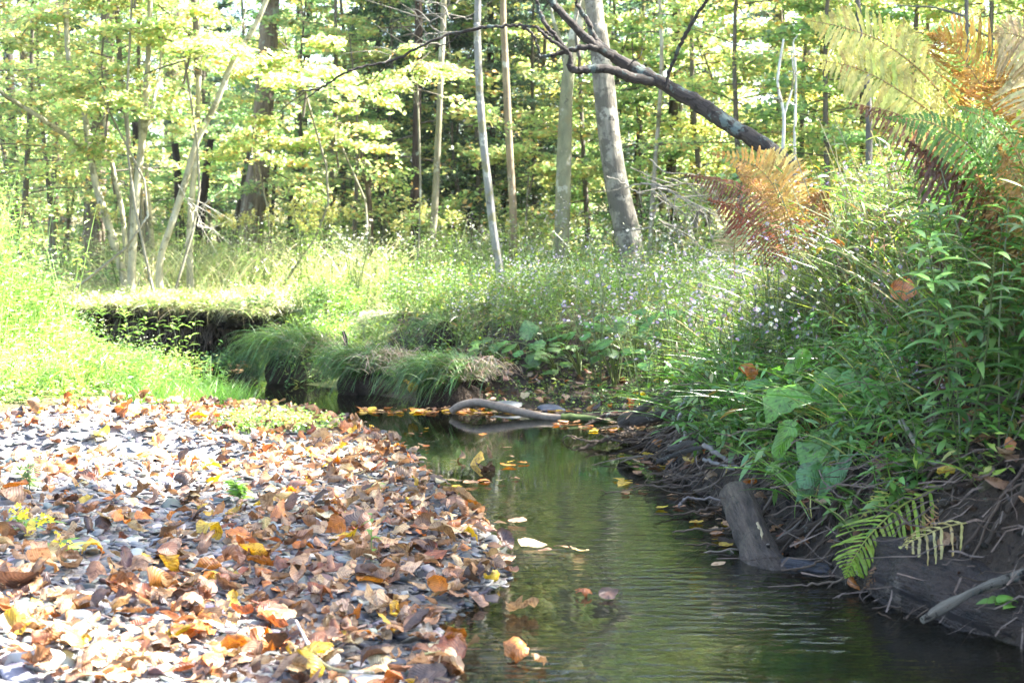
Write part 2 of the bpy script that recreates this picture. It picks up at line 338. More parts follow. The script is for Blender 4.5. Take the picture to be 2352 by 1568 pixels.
g = mb.build('ground', M_GROUND); g['kind'] = 'structure'
mb = MB(); mb.add([(-40, -20, 0), (40, -20, 0), (40, 22, 0), (-40, 22, 0)], [[0, 1, 2, 3]]); g = mb.build('water', M_WATER, smooth=False); g['kind'] = 'structure'
def hz(x, y): return float(height(np.array([x], float), np.array([y], float))[0])
def sample(rng, n, x0, x1, y0, y1, pred, tries=12):
    """points on the land where pred(x,y,d,H,inside,leftveg) holds (a probability or a mask)"""
    out = []; tot = 0
    for _ in range(tries):
        x = rng.uniform(x0, x1, n); y = rng.uniform(y0, y1, n); d, H, L, ins = shore(x, y)
        p = np.asarray(pred(x, y, d, H, ins, leftveg(x, y)), float); k = rng.random(n) < p
        out.append(np.stack([x[k], y[k]], 1)); tot += k.sum()
        if tot >= n: break
    q = np.concatenate(out)[:n]; return np.column_stack([q, height(q[:, 0], q[:, 1])])
def inframe(x, y, m=.3): return np.abs(x) < .372*y+m

LM_T = [(38, 'the dark flaky trunk'), (125, 'the slim plain brown trunk'), (213, 'the thick ridged trunk'), (300, 'the pale beech clump'), (400, 'the right-leaning pale stem'), (455, 'the black leaning trunk'), (590, 'the thickest brown trunk'),
 (668, 'the half-hidden brown trunk'), (760, 'the slim pale brown trunk'), (848, 'the Y-forked stem'), (952, 'the dark hemlock trunk'), (1005, 'the slender pale birch'), (1115, 'the curved grey sapling'), (1170, 'the tan pole trunk'), (1295, 'the olive lichened trunk'),
 (1420, 'the big grey leaning trunk'), (1505, 'the thin whitish trunk'), (1550, 'the shaggy dark trunk'), (1640, 'the middle of the fallen trunk'), (1740, 'the base of the fallen trunk'), (1810, 'the bleached dead saplings'), (1890, 'the small mossy trunk'), (1990, 'the tall yellow fern'), (2110, 'the tip of the brown-gold fern'), (2222, 'the thin grey trunk over the ferns'), (2380, 'the brown fern at the edge')]
def nearpx(px, lm=LM_T):
    q = sorted(lm, key=lambda t: abs(t[0]-px)); return q[0][1] if abs(q[0][0]-px) < 22 else ('left of ' if px < q[0][0] else 'right of ')+q[0][1]
def topx(x, y, z=.0): return CX+x/y*FPX, 560+FPX*(CAMH-z)/y
LM_B = [(620, 780, 'the yellowish sedge'), (780, 840, 'the brown-thatched sedge'), (950, 860, 'the yellow-leaf sedge'), (1200, 940, 'the driftwood'), (1400, 960, 'the mossy driftwood end'), (1300, 780, 'the round green leaves'), (1560, 1000, 'the upright pale stick'), (1640, 1010, 'the stout grey-brown root'), (1700, 1130, 'the cut log'), (1790, 1115, 'the root curving from the log'),
 (1640, 870, 'the weathered grey root'), (1850, 930, 'the biggest broad leaves'), (1785, 740, 'the white aster'), (1700, 450, 'the reddish fern'), (1830, 420, 'the golden ferns'), (2000, 1180, 'the ladder-like green frond'), (2150, 1050, 'the drooping pale twig'), (2200, 1210, 'the straw-yellow fern'), (2230, 1400, 'the sunken log'), (2230, 860, 'the large buff leaf'), (2100, 320, 'the withered dark fern'), (2070, 660, 'the orange streaked leaf'), (1925, 560, 'the leaf pierced by asters'), (2300, 550, 'the brown-gold fern')]
def nearby(x, y, z, lm=LM_B):
    px, py = topx(x, y, z); q = min(lm, key=lambda t: math.hypot(t[0]-px, (t[1]-py)*1.6)); dx, dy = px-q[0], (py-q[1])*1.6
    w_ = 'beside' if math.hypot(dx, dy) < 55 else (('left of' if dx < 0 else 'right of') if abs(dx) > abs(dy) else ('above' if dy < 0 else 'below')); return w_+' '+q[2]
# ---------------------------------------------------------------- trees
YG = [(.30, .42, .13), (.40, .46, .15), (.20, .34, .09), (.50, .47, .15), (.54, .34, .10)]
GREEN = [(.16, .30, .10), (.23, .38, .12), (.10, .20, .07), (.34, .42, .13)]
YEL = [(.44, .44, .09), (.55, .46, .09), (.30, .38, .07), (.58, .34, .07)]
HEM = [(.045, .095, .055), (.07, .13, .07), (.03, .07, .04)]
PALES = dict(yg=(YG, (3, 4, 2.6, 2.4, .9)), green=(GREEN, (3, 4, 2, 1)), yel=(YEL, (4, 2, 3, .7)), hem=(HEM, (3, 2, 2)))
def limb_leaves(rng, ml, mw, st, az, L, ntw, npt, pl, ls=.08, droop=.12, rise=.15, wood=.012, flat=.065, upj=.55):
    d = np.array([math.cos(az), math.sin(az), rise]); sd = np.array([-math.sin(az), math.cos(az), 0])
    T = np.linspace(0, 1, 5); pts = st+d*L*T[:, None]-np.array([0, 0, 1.])*droop*L*T[:, None]**2+rng.standard_normal((5, 3))*.03*L*T[:, None]*.6
    tube(mw, pts, np.linspace(wood, wood*.25, 5), k=4, sub=1)
    tk = rng.uniform(.12, 1, ntw); sg = np.where(np.arange(ntw) % 2 == 0, 1., -1.); ln = L*(.18+.42*(1-tk)**.6)*rng.uniform(.6, 1.15, ntw)
    b = np.stack([np.interp(tk, T, pts[:, k]) for k in range(3)], 1)
    td = nrm(d*rng.uniform(.5, 1, (ntw, 1))+sd*sg[:, None]*rng.uniform(.6, 1, (ntw, 1))+rng.standard_normal((ntw, 3))*(.08, .08, .10))
    ribbons(mw, b, td, (0, 0, 1), ln, wood*.5, seg=1, prof='even'); 
    u = rng.uniform(.05, 1.05, (ntw, npt)); c = b[:, None]+td[:, None]*(ln[:, None]*u)[..., None]-np.array([0, 0, 1.])*(ln[:, None]*u*u*.12)[..., None]
    c = c+rng.standard_normal(c.shape)*np.array([flat, flat, flat*.6]); c = c.reshape(-1, 3); n = len(c)
    ld = np.repeat(td, npt, axis=0)*.6+sd*rng.choice([-1, 1], (n, 1))*rng.uniform(.2, 1, (n, 1))*.6+rng.standard_normal((n, 3))*(.25, .25, .22)
    up = np.array([0, 0, 1.])+rng.standard_normal((n, 3))*upj
    P_, wt = PALES[pl]; ls = ls*1.12
    leafcards(ml, c, ld, up, ls*rng.uniform(.7, 1.25, n), ls*.58*rng.uniform(.7, 1.2, n), pal(rng, n, P_, wt))
def crown_proto(seed, h, nl, L, ntw, npt, pl, ls=.085, low=0.0, leader=.05, droop=.12, rise=.2, shape=1.0):
    rng = np.random.default_rng(seed); ml, mw = MB(), MB()
    tube(mw, [(0, 0, -.2), (rng.normal(0, .1), rng.normal(0, .1), h*.5), (rng.normal(0, .25), rng.normal(0, .25), h)], [leader, leader*.6, .008], k=6, sub=4)
    for k in range(nl):
        f = (k+rng.random())/nl; z = low+(h-low)*f; l = L*(1-.72*f**shape)*rng.uniform(.6, 1.15)
        limb_leaves(rng, ml, mw, np.array([0, 0, z]), k*2.4+rng.normal(0, .4), l, ntw, npt, pl, ls, droop, rise*(.4+f)+rng.normal(0, .12))
    a = ml.build('crown', M_LEAF, None); b = mw.build('branch', M_TWIG, None, color=(.11, .095, .075)); a.name = 'crown'; return a, b
def stash(o):  # prototypes live only as mesh data
    me = o.data; bpy.data.objects.remove(o); return me
CR = {}
for key, kw in dict(
    beech=dict(h=5.5, nl=34, L=2.0, ntw=12, npt=15, pl='yg', ls=.085), beech2=dict(h=4.6, nl=26, L=2.3, ntw=13, npt=16, pl='yg', ls=.085, droop=.2),
    maple=dict(h=5.5, nl=34, L=2.0, ntw=12, npt=14, pl='green', ls=.10), gold=dict(h=5.0, nl=28, L=1.9, ntw=12, npt=14, pl='yel', ls=.085),
    beechT=dict(h=5.5, nl=20, L=2.1, ntw=10, npt=8, pl='yg', ls=.09), mapleT=dict(h=5.5, nl=20, L=2.1, ntw=10, npt=8, pl='green', ls=.10), goldT=dict(h=5.5, nl=20, L=2.0, ntw=10, npt=8, pl='yel', ls=.09), beech2T=dict(h=5.0, nl=18, L=2.2, ntw=10, npt=8, pl='yg', ls=.09),
    spray=dict(h=.8, nl=8, L=1.7, ntw=14, npt=20, pl='yg', ls=.09, droop=.16, rise=.05, leader=.02),
    hemlock=dict(h=7.5, nl=60, L=2.1, ntw=18, npt=16, pl='hem', ls=.075, droop=.3, rise=.12, leader=.07),
    sap=dict(h=3.0, nl=20, L=1.3, ntw=10, npt=12, pl='yg', ls=.08, leader=.022), sapg=dict(h=2.6, nl=20, L=1.1, ntw=10, npt=12, pl='green', ls=.075, leader=.02)).items():
    a, b = crown_proto(hash_ := sum(map(ord, key)), **kw); CR[key] = (stash(a), stash(b))
def put_crown(root, key, loc, rz, sc=1.0, col=(.11, .095, .075)):
    for nm, me in (('crown', CR[key][0]), ('branches', CR[key][1])):
        o = bpy.data.objects.new(nm, me); C.objects.link(o); o.parent = root
        o.location = tuple(float(v) for v in loc); o.rotation_euler = (0, 0, rz); o.scale = (sc, sc, sc); o.color = (*col, 1)
trng = np.random.default_rng(77)
TREES = []
def tree(name, label, pts, d, w0, w1, col, crown='beech', mat=None, hgt=11.0, csc=1.0, limbs=(), stubs=0, group=None, dd=0.0, cz=None):
    """pts: (px,py) along the trunk from its base upward at depth d; w0,w1 widths in photo pixels at base / last point"""
    mat = mat or M_BARK; n = len(pts)
    W = [P(px, py, d+dd*k/(n-1)) for k, (px, py) in enumerate(pts)]
    gz = hz(W[0][0], W[0][1]); rt = W[0].copy(); rt[2] = gz
    if W[0][2] > gz+.05: W.insert(0, np.array([W[0][0]-(W[1][0]-W[0][0])*.1, W[0][1], gz-.1])); ex = 1
    else: W[0] = W[0].copy(); W[0][2] = min(W[0][2], gz-.1); ex = 0
    r0, r1 = w0*d/FPX/2, w1*d/FPX/2
    rr = list(np.linspace(r0, r1, n)); rr = [r0*1.25]*ex+rr
    if pts[-1][1] <= 5:
        v = nrm(W[-1]-W[-2]); v = nrm(v+np.array([0, 0, .6])); k = max((hgt-W[-1][2]), 1)/v[2]
        W += [W[-1]+v*k*.5, W[-1]+v*k*.8+(0, 0, k*.2)]; rr += [r1*.75, r1*.4]
    W = np.array(W)-rt
    root = empty(name, rt, label, 'tree', group)
    m = MB(); tube(m, W, rr, k=12 if w0 > 30 else 8, sub=6, rn=.035, rng=trng)
    a = trng.uniform(0, 6.28)
    if w0 > 26:
        for q in range(5):
            an = a+q*1.26; dv = np.array([math.cos(an), math.sin(an), 0]); tube(m, [(0, 0, .28)+dv*r0*.5, (0, 0, .08)+dv*r0*1.3, (0, 0, -.08)+dv*r0*2.3], [r0*.42, r0*.3, r0*.12], k=6, sub=3)
    m.build('trunk', mat, root, color=col)
    for lp in limbs:
        lw = lp[0]; Lp = np.array([P(px, py, d+(dv or 0)) for px, py, dv in lp[1]])-rt
        mm = MB(); rl = np.linspace(lw, max(lw*.35, 1.5), len(Lp))*d/FPX/2; tube(mm, Lp, rl, k=7, sub=5, rn=.04, rng=trng, wob=.004)
        mm.build('limb', mat, root, color=col)
    if stubs:
        for q in range(stubs):
            mm = MB(); t = trng.uniform(.1, .9); i = t*(len(W)-1); a0 = W[int(i)]*(1-i % 1)+W[min(int(i)+1, len(W)-1)]*(i % 1); an = trng.uniform(0, 6.28); l = trng.uniform(.2, 1.0)
            dv = np.array([math.cos(an), math.sin(an), trng.uniform(-.3, .3)]); tube(mm, [a0, a0+dv*l*.5, a0+dv*l+(0, 0, -.1*l)], [.012, .008, .003], k=4, sub=2)
            mm.build('dead_twig', M_TWIG, root, color=(.12, .10, .085))
    if crown:
        crown = crown+'T' if crown in ('beech', 'maple', 'gold', 'beech2') else crown
        top = W[-1]; cz0 = cz if cz is not None else top[2]-.5
        put_crown(root, crown, (np.interp(cz0, W[:, 2], W[:, 0]), np.interp(cz0, W[:, 2], W[:, 1]), cz0), trng.uniform(0, 6.28), csc)
    TREES.append(root); return root
BR, GB, PA, DK, OL = (.10, .075, .055), (.13, .115, .095), (.30, .28, .19), (.035, .026, .02), (.20, .20, .125)
tree('oak_tree', 'dark trunk with flaky bark rising behind the left bank, first in from the edge', [(38, 600), (28, 300), (15, 0)], 24, 26, 20, (.05, .042, .036), 'maple')
tree('oak_tree', 'slim plain brown trunk between the dark flaky trunk and the thick ridged trunk', [(125, 600), (128, 350), (132, 0)], 25, 19, 14, (.09, .062, .045), 'beech')
tree('maple_tree', 'pole-thin brown sapling just left of the thick ridged trunk', [(158, 600), (152, 400), (140, 150)], 23, 7, 5, (.10, .08, .06), None)
tree('oak_tree', 'thick ridged brown trunk standing behind the pale bent beech stems', [(213, 612), (222, 400), (240, 180), (250, 0)], 22, 54, 32, (.17, .135, .10), 'beech', cz=6)
tree('beech_tree', 'pale trunk bending up to the left with a long bough reaching to the left edge', [(285, 640), (250, 520), (222, 430), (205, 340), (192, 250), (160, 150), (150, 0)], 15.5, 20, 12, PA, 'beech2', M_SMOOTH, 7.5, cz=4.2,
     limbs=[(16, [(212, 355, 0), (150, 310, -.3), (90, 270, -.6), (0, 212, -.9), (-90, 150, -1.2)])])
tree('beech_tree', 'thin pale stem curving right beside the left-bending trunk', [(292, 640), (282, 500), (262, 400), (243, 300), (238, 240)], 15.8, 13, 8, PA, 'sap', M_SMOOTH, csc=.9, cz=1.3)
tree('beech_tree', 'straight pale olive stem in the middle of the clump, forking high up', [(302, 645), (308, 520), (318, 400), (332, 260), (340, 130), (345, 0)], 15.2, 20, 12, PA, 'beech', M_SMOOTH, 7.5, cz=3.6,
     limbs=[(11, [(325, 330, 0), (350, 240, 0), (368, 150, .2), (372, 60, .2)])])
tree('beech_tree', 'pale stem leaning hard right across the clump and up to the top', [(368, 600), (392, 520), (425, 420), (450, 330), (495, 240), (540, 130), (610, 5)], 15.0, 17, 12, PA, 'beech', M_SMOOTH, 7.5, cz=4.6,
     limbs=[(6, [(540, 130, 0), (545, 90, 0), (565, 20, .1)])])
tree('beech_tree', 'upright pale stem with peeling side, last of the clump toward the stream bend', [(437, 640), (436, 520), (447, 380), (455, 250), (456, 60)], 15.6, 17, 11, PA, 'beech2', M_SMOOTH, csc=.8, cz=2.6)
tree('beech_tree', 'faint thin pale stem behind the right-leaning stem', [(352, 600), (346, 520), (338, 420), (336, 330)], 17, 14, 8, PA, None, M_SMOOTH)
tree('dead_tree', 'short black trunk showing low between the pale beech stems', [(320, 600), (318, 500), (316, 400), (310, 280)], 20, 19, 14, DK, None)
tree('dead_tree', 'black broken trunk behind the crossing pale stems', [(418, 600), (412, 500), (408, 400), (402, 330)], 19.5, 24, 16, DK, None)
tree('dead_tree', 'black leaning trunk just right of the pale beech clump', [(452, 610), (462, 500), (473, 400), (484, 320)], 19, 22, 15, (.03, .022, .018), None)
tree('oak_tree', 'thickest tall brown trunk, sunlit streak on its side, behind the bright grass', [(572, 600), (580, 480), (600, 350), (608, 200), (622, 0)], 20, 60, 40, (.20, .155, .115), 'beech', cz=6.5)
tree('oak_tree', 'narrow trunk leaning against the left foot of the thickest brown trunk', [(533, 600), (548, 500), (566, 400), (582, 320)], 21, 26, 14, (.10, .08, .055), None)
tree('maple_tree', 'thin dark stem beyond the thickest brown trunk', [(618, 600), (628, 450), (632, 380)], 22, 9, 7, (.06, .05, .04), 'sapg', cz=2)
tree('maple_tree', 'dull brown trunk half hidden by tall pale herbs', [(665, 600), (672, 480), (680, 380), (700, 180), (712, 0)], 24, 24, 14, (.07, .055, .045), 'maple')
tree('maple_tree', 'slim pale brown trunk right of the half-hidden dull brown one', [(758, 600), (762, 460), (763, 350), (772, 220)], 19, 11, 9, (.17, .15, .11), 'beech2', csc=.7, cz=2.4)
tree('maple_tree', 'thin dark trunk leaning right, near the slim pale brown one', [(735, 600), (770, 440), (800, 330), (860, 120), (885, 0)], 21, 9, 6, (.06, .052, .042), 'maple')
tree('maple_tree', 'brown stem forking like a Y at head height', [(852, 590), (850, 500), (845, 430), (833, 395), (832, 330)], 17.5, 14, 8, (.12, .09, .065), None, limbs=[(8, [(848, 430, 0), (862, 390, 0), (870, 340, .1)])])
tree('hemlock_tree', 'dark brown hemlock trunk with bare dead branches behind white flowers', [(948, 610), (951, 500), (955, 400), (957, 300), (960, 180), (962, 0)], 18.5, 23, 17, (.06, .042, .034), 'hemlock', stubs=26, cz=4.2)
tree('birch_tree', 'slender pale straight trunk right of the dark hemlock trunk', [(990, 600), (1000, 450), (1007, 300), (1013, 150), (1020, 0)], 17, 17, 12, (.17, .155, .11), 'beech', M_SMOOTH)
tree('hemlock_tree', 'squat blackish trunk low behind the curved grey sapling', [(1090, 610), (1088, 540), (1080, 480)], 20, 34, 24, (.05, .035, .03), None)
tree('beech_tree', 'grey sapling with a gently curved smooth stem, in front of the dark hemlocks', [(1148, 625), (1135, 540), (1122, 430), (1108, 300), (1100, 180), (1096, 60), (1097, 0)], 13.2, 21, 15, (.17, .165, .15), 'beech', M_SMOOTH, 8.5, csc=.5, cz=6.5)
tree('hemlock_tree', 'dark hemlock trunk directly behind the curved grey sapling', [(1128, 600), (1130, 400), (1128, 200), (1126, 0)], 20, 18, 14, (.04, .03, .026), 'hemlock', stubs=20, cz=4.5)
tree('hemlock_tree', 'dark thick trunk rising behind the tan pole trunk', [(1172, 610), (1162, 480), (1160, 300), (1158, 100), (1157, 0)], 21, 24, 18, (.05, .036, .03), 'hemlock', stubs=14, cz=5)
tree('maple_tree', 'tan pole trunk with vine leaves at its foot', [(1178, 600), (1178, 480), (1170, 340), (1162, 180), (1157, 60), (1155, 0)], 16.5, 19, 14, (.19, .145, .095), 'gold', M_SMOOTH)
tree('maple_tree', 'olive lichened trunk with a ragged sunlit edge', [(1290, 610), (1292, 480), (1297, 330), (1302, 200), (1320, 80), (1335, 0)], 15.5, 38, 24, (.16, .16, .10), 'beech', M_SMOOTH, csc=.6, cz=8, limbs=[(14, [(1300, 200, 0), (1296, 130, .2), (1270, 40, .3), (1262, 0, .3)])])
tree('maple_tree', 'big grey leaning trunk mottled with black lichen behind the fallen trunk', [(1452, 600), (1440, 530), (1415, 420), (1398, 300), (1385, 180), (1372, 60), (1362, 0)], 13.5, 62, 40, (.17, .155, .125), 'maple', M_MOTTLE, csc=.6, cz=8, limbs=[(10, [(1330, 130, .3), (1322, 60, .3), (1335, 0, .4)])])
tree('birch_tree', 'thin whitish trunk with a tangle of bare branches at its foot', [(1492, 600), (1498, 480), (1506, 360), (1516, 230), (1520, 100), (1515, 0)], 16.5, 12, 8, (.28, .25, .20), 'beech', M_SMOOTH, stubs=8)
tree('hemlock_tree', 'shaggy dark trunk seen through bare branches beyond the whitish trunk', [(1545, 600), (1540, 450), (1545, 300), (1550, 150), (1555, 0)], 19, 28, 18, (.055, .045, .036), 'hemlock', stubs=30, cz=4)
tree('maple_tree', 'dark narrow trunk close to the right of the big grey leaning trunk', [(1458, 560), (1462, 400), (1470, 280), (1475, 100)], 21, 15, 11, (.06, .05, .04), 'maple', csc=.7, cz=2.8)
tree('dead_tree', 'bleached dead sapling with forked top above the golden ferns', [(1796, 520), (1798, 350), (1800, 260), (1786, 190), (1800, 90)], 13, 9, 5, (.45, .44, .42), None, M_SMOOTH, limbs=[(5, [(1798, 270, 0), (1822, 190, 0), (1818, 110, 0), (1832, 80, 0)]), (5, [(1795, 235, 0), (1775, 222, 0), (1762, 214, 0)])])
tree('dead_tree', 'second bleached sapling, straighter, beside the forked one', [(1830, 520), (1825, 330), (1828, 180), (1822, 100)], 13.4, 7, 4, (.45, .44, .42), None, M_SMOOTH)
tree('maple_tree', 'grey trunk ending among the topmost yellow fern fronds', [(1996, 300), (1985, 130), (1970, 0)], 12, 15, 12, (.15, .14, .13), 'gold', cz=4.6)
tree('maple_tree', 'thin grey trunk above the brown fern fronds, crossed by a dark bough', [(2224, 300), (2222, 110), (2220, 0)], 12.5, 11, 9, (.17, .165, .155), 'beech', cz=5,
     limbs=[(7, [(2222, 55, 0), (2270, 85, 0), (2340, 105, 0), (2400, 150, 0)]), (7, [(2222, 40, 0), (2150, 20, .3), (2060, 12, .5)])])
tree('maple_tree', 'thin brown trunk seen through leaves below the fallen trunk', [(1598, 580), (1592, 400), (1590, 220), (1585, 0)], 22, 13, 9, (.08, .065, .05), 'gold')
tree('maple_tree', 'small mossy trunk in the bright gap right of the fallen trunk', [(1890, 480), (1885, 330), (1890, 170), (1900, 0)], 21, 26, 18, (.09, .085, .045), 'beech')

# understorey that carries most of the foliage
UG = 'leafy understorey trees between the trunks'
def under(name, label, key, px, d, sc, z0=0.0, group=UG, rz=None):
    x = (px-CX)/FPX*d; gz = hz(x, d); root = empty(name, (x, d, gz), label, 'tree', group)
    m = MB(); r = (.02*sc+.012)*(.45 if key == 'spray' else 1); jx = trng.normal(0, .16 if key == 'spray' else .05); tube(m, [(-jx*1.5, 0, -.1), (jx, .1, z0*.5), (0, 0, z0+.3)], [r*1.3, r*1.1, r], k=6, sub=3); m.build('trunk', M_SMOOTH, root, color=(.18, .165, .12))
    put_crown(root, key, (0, 0, z0+.1), trng.uniform(0, 6.28) if rz is None else rz, sc); return root
LB = {'beech': 'understorey tree with layered yellow-green sprays among the taller trunks', 'beech2': 'low spreading beech with drooping yellow-green sprays', 'maple': 'fresh green understorey maple with layered sprays',
      'gold': 'small tree turned golden yellow among green neighbours', 'hemlock': 'dark blue-green hemlock with drooping feathery boughs', 'sap': 'knee-to-head-high sapling with yellow-green leaves', 'sapg': 'low bushy sapling with small green leaves'}
U = [  # key, px, d, scale, bare height
 ('beech2', 60, 16.5, .75, .9), ('beech', 120, 17.5, .62, 1.0), ('beech2', 290, 16.2, .7, 2.1), ('beech', 330, 16.8, .55, 2.1), ('spray', 430, 14.8, .8, 2.3), ('spray', 250, 14.6, .7, 1.7), ('spray', 320, 14.4, .8, 3.0), ('spray', 700, 15.8, .85, 2.05), ('spray', 590, 16.3, .7, 1.35), ('spray', 780, 16.6, .7, 1.5), ('gold', 690, 24, .8, 1.2),
 ('beech', -40, 15, .8, .8), ('beech', 120, 21, .9, .8), ('maple', 330, 22, .95, .9), ('beech', 480, 24.5, .9, 1.2), ('gold', 30, 22, .9, 1.), ('beech2', 700, 20, .8, .8), ('maple', 790, 21.5, .9, 1.2),
 ('beech', 880, 19.5, .75, .8), ('beech2', 815, 18.5, .6, .6), ('hemlock', 1010, 20, .6, .7), ('hemlock', 1100, 19.5, .55, 1.), ('spray', 1215, 18.2, .8, 1.2), ('hemlock', 880, 21, .6, .4), ('hemlock', 1230, 20.5, .62, .8), ('spray', 960, 15.5, .6, 2.1), ('gold', 1240, 22, .9, 1.6), ('beech', 1350, 19.5, .8, .6),
 ('maple', 1420, 21.5, .9, .8), ('beech2', 1520, 22, .9, .9), ('beech', 1610, 18, .8, .9), ('beech', 1700, 16, .8, .8), ('gold', 1760, 18.5, .9, .8), ('beech2', 1840, 17, .85, .6), ('maple', 1900, 15.5, .8, .7),
 ('beech', 1980, 17, .9, .6), ('beech', 2080, 16, .9, .9), ('gold', 2150, 17.5, .9, .8), ('beech2', 2240, 15.5, .9, .8), ('maple', 2330, 16.5, .9, .9), ('beech', 2420, 15, .9, .8), ('beech', 1930, 21, 1., 1.), ('maple', 2190, 21, 1., 1.),
 ('hemlock', 900, 24, .75, .5), ('hemlock', 1040, 21.5, .7, .6), ('hemlock', 1170, 24.5, .85, .4), ('hemlock', 1290, 26, .85, .5), ('hemlock', 560, 28, .9, .5), ('hemlock', 1560, 26, .8, .6), ('hemlock', 985, 27, .9, .4), ('hemlock', 1400, 28, .9, .4), ('hemlock', 220, 30, .9, .4)]
SL = {'beech': 'understorey beech with layered yellow-green sprays', 'beech2': 'spreading low beech with drooping yellow-green sprays', 'maple': 'fresh green understorey maple', 'gold': 'small golden-yellow maple', 'spray': 'young beech with one flat tier', 'hemlock': 'dark feathery hemlock'}
for key, px, d, sc, z0 in U: under({'hemlock': 'hemlock_tree', 'gold': 'maple_tree', 'maple': 'maple_tree'}.get(key, 'beech_tree'), SL[key]+(' just ' if d < 19 else ' well behind, ')*(nearpx(px)[0] in 'lr')+(' behind ' if nearpx(px)[0] not in 'lr' else '')+nearpx(px), key, px, d, sc, z0, UG if key != 'hemlock' else 'dark hemlocks behind the trunks')
for k in range(46):
    px = -60+2480*((k+trng.random())/46); d = (23 if px < 720 else 18)+trng.random()**.8*9; key = trng.choice(['sap', 'sapg', 'sap']); under('beech_sapling', ('low yellow-green sapling ' if key == 'sap' else 'low bushy green sapling ')+(nearpx(px) if nearpx(px)[0] in 'lr' else 'behind '+nearpx(px))+(' far back' if d > 25 else ''), key, px, d, trng.uniform(.8, 1.3), .1, 'low saplings on the forest floor')
# rows of trees behind, each with trunk and crown
kb = ['beech', 'maple', 'gold', 'beech2', 'hemlock']
for k in range(36):
    d = 26+22*((k*17 % 36)/36); px = -150+2650*((k+trng.random()*.8)/36); key = trng.choice(kb, p=[.3, .26, .14, .16, .14]); x = (px-CX)/FPX*d; gz = hz(x, d); h = trng.uniform(4, 8)
    root = empty('forest_tree', (x, d, gz), {'hemlock': 'dark conifer', 'gold': 'yellow-leaved tree'}.get(key, 'straight green tree')+' far back, '+(nearpx(px) if nearpx(px)[0] in 'lr' else 'beyond '+nearpx(px)), 'tree', 'far trees of the wood')
    m = MB(); r = trng.uniform(.07, .2); lx, ly = trng.normal(0, .8, 2); tube(m, [(0, 0, -.2), (lx*.5, ly*.5, h*.5), (lx, ly, h), (lx*1.1, ly, h+5)], [r*1.2, r, r*.8, r*.4], k=7, sub=3)
    m.build('trunk', M_BARK, root, color=tuple(np.array([(.08, .065, .05), (.14, .12, .09), (.05, .04, .034)][k % 3])))
    put_crown(root, key+('T' if key != 'hemlock' else ''), (lx, ly, h-.5), trng.uniform(0, 6.28), trng.uniform(1.1, 1.5)); put_crown(root, trng.choice(['beech', 'maple', 'beech2']) if key != 'hemlock' else 'hemlock', (lx*.5, ly*.5, h*.12+.4), trng.uniform(0, 6.28), trng.uniform(.8, 1.0))
# distant wood as one mass
rng = np.random.default_rng(5); mbf = MB(); NC = 620
cx = rng.uniform(-48, 48, NC); cyy = rng.uniform(46, 80, NC); cz = height(cx, cyy)+rng.uniform(.3, 17, NC)**1.0; cr = rng.uniform(1.0, 2.4, NC)
npc = 70; c = np.stack([cx, cyy, cz], 1)[:, None]+rng.standard_normal((NC, npc, 3))*(cr[:, None, None]*np.array([.75, .75, .42])); c = c.reshape(-1, 3); n = len(c)
cb = np.repeat(pal(rng, NC, YG+GREEN+HEM[:1], (2, 2, 2, 1.2, .5, 3, 3, 2, 1, 1.0)), npc, axis=0)
leafcards(mbf, c, rng.standard_normal((n, 3))*(1, 1, .4), np.array([0, 0, 1.])+rng.standard_normal((n, 3))*.5, rng.uniform(.22, .42, n), rng.uniform(.16, .26, n), cb*(1+.2*rng.standard_normal((n, 1))).clip(.4, 1.7))
o = mbf.build('distant_forest', M_LEAF); tag(o, 'blurred yellow-green foliage of the wood behind all the trunks', 'forest', kind='stuff')

# ---------------------------------------------------------------- unseen shade trees added beside the stream, crowns shaped to dapple stream and bank
def shadeness(x, y):
    d, H, L, ins = shore(x, y); s = np.full(len(x), .0)
    grav = (H < .25) & ~ins & (x < .3)
    # bands of the gravel bar: sun at the very front, shade through the middle, sun on the far left
    s = np.where(grav, .13, s)
    s = np.where(grav & (y > 4.1) & (y < 5.6) , .68, s); s = np.where(grav & (y >= 5.2) & (y < 7.5) & (x > -.9), .4, s)
    s = np.where(grav & (y > 5.5) & (x < -1.0), .0, s)
    s = np.where(ins & (x > -.6), .80, s); s = np.where(ins & (x <= -.6), .9, s)
    s = np.where(~ins & (x > .3) & (y < 9), 1.1, s); s = np.where(~ins & (x > -1.9) & (y >= 9) & (y < 12.2), .60, s); s = np.where(~ins & (x > 1.05) & (y < 9) & (y > 4.5), .30, s); s = np.where(~ins & (x > 1.22) & (y < 9), .06, s)
    s = np.where((x > .1) & (y < 9) & (y > 4.3), .09, s); s = np.where((x > .1) & (y <= 4.3), .7, s)
    s = np.where((y >= 9) & (y < 12.2) & (x > .6), .30, s); s = np.where((y > 12.2) & (x > -.3), .25, s); s = np.where((y > 12.2) & (x <= -.3), .03, s)
    s = np.where((x < -2.2) & (y > 7.5), .06, s)
    return s
rng = np.random.default_rng(21)
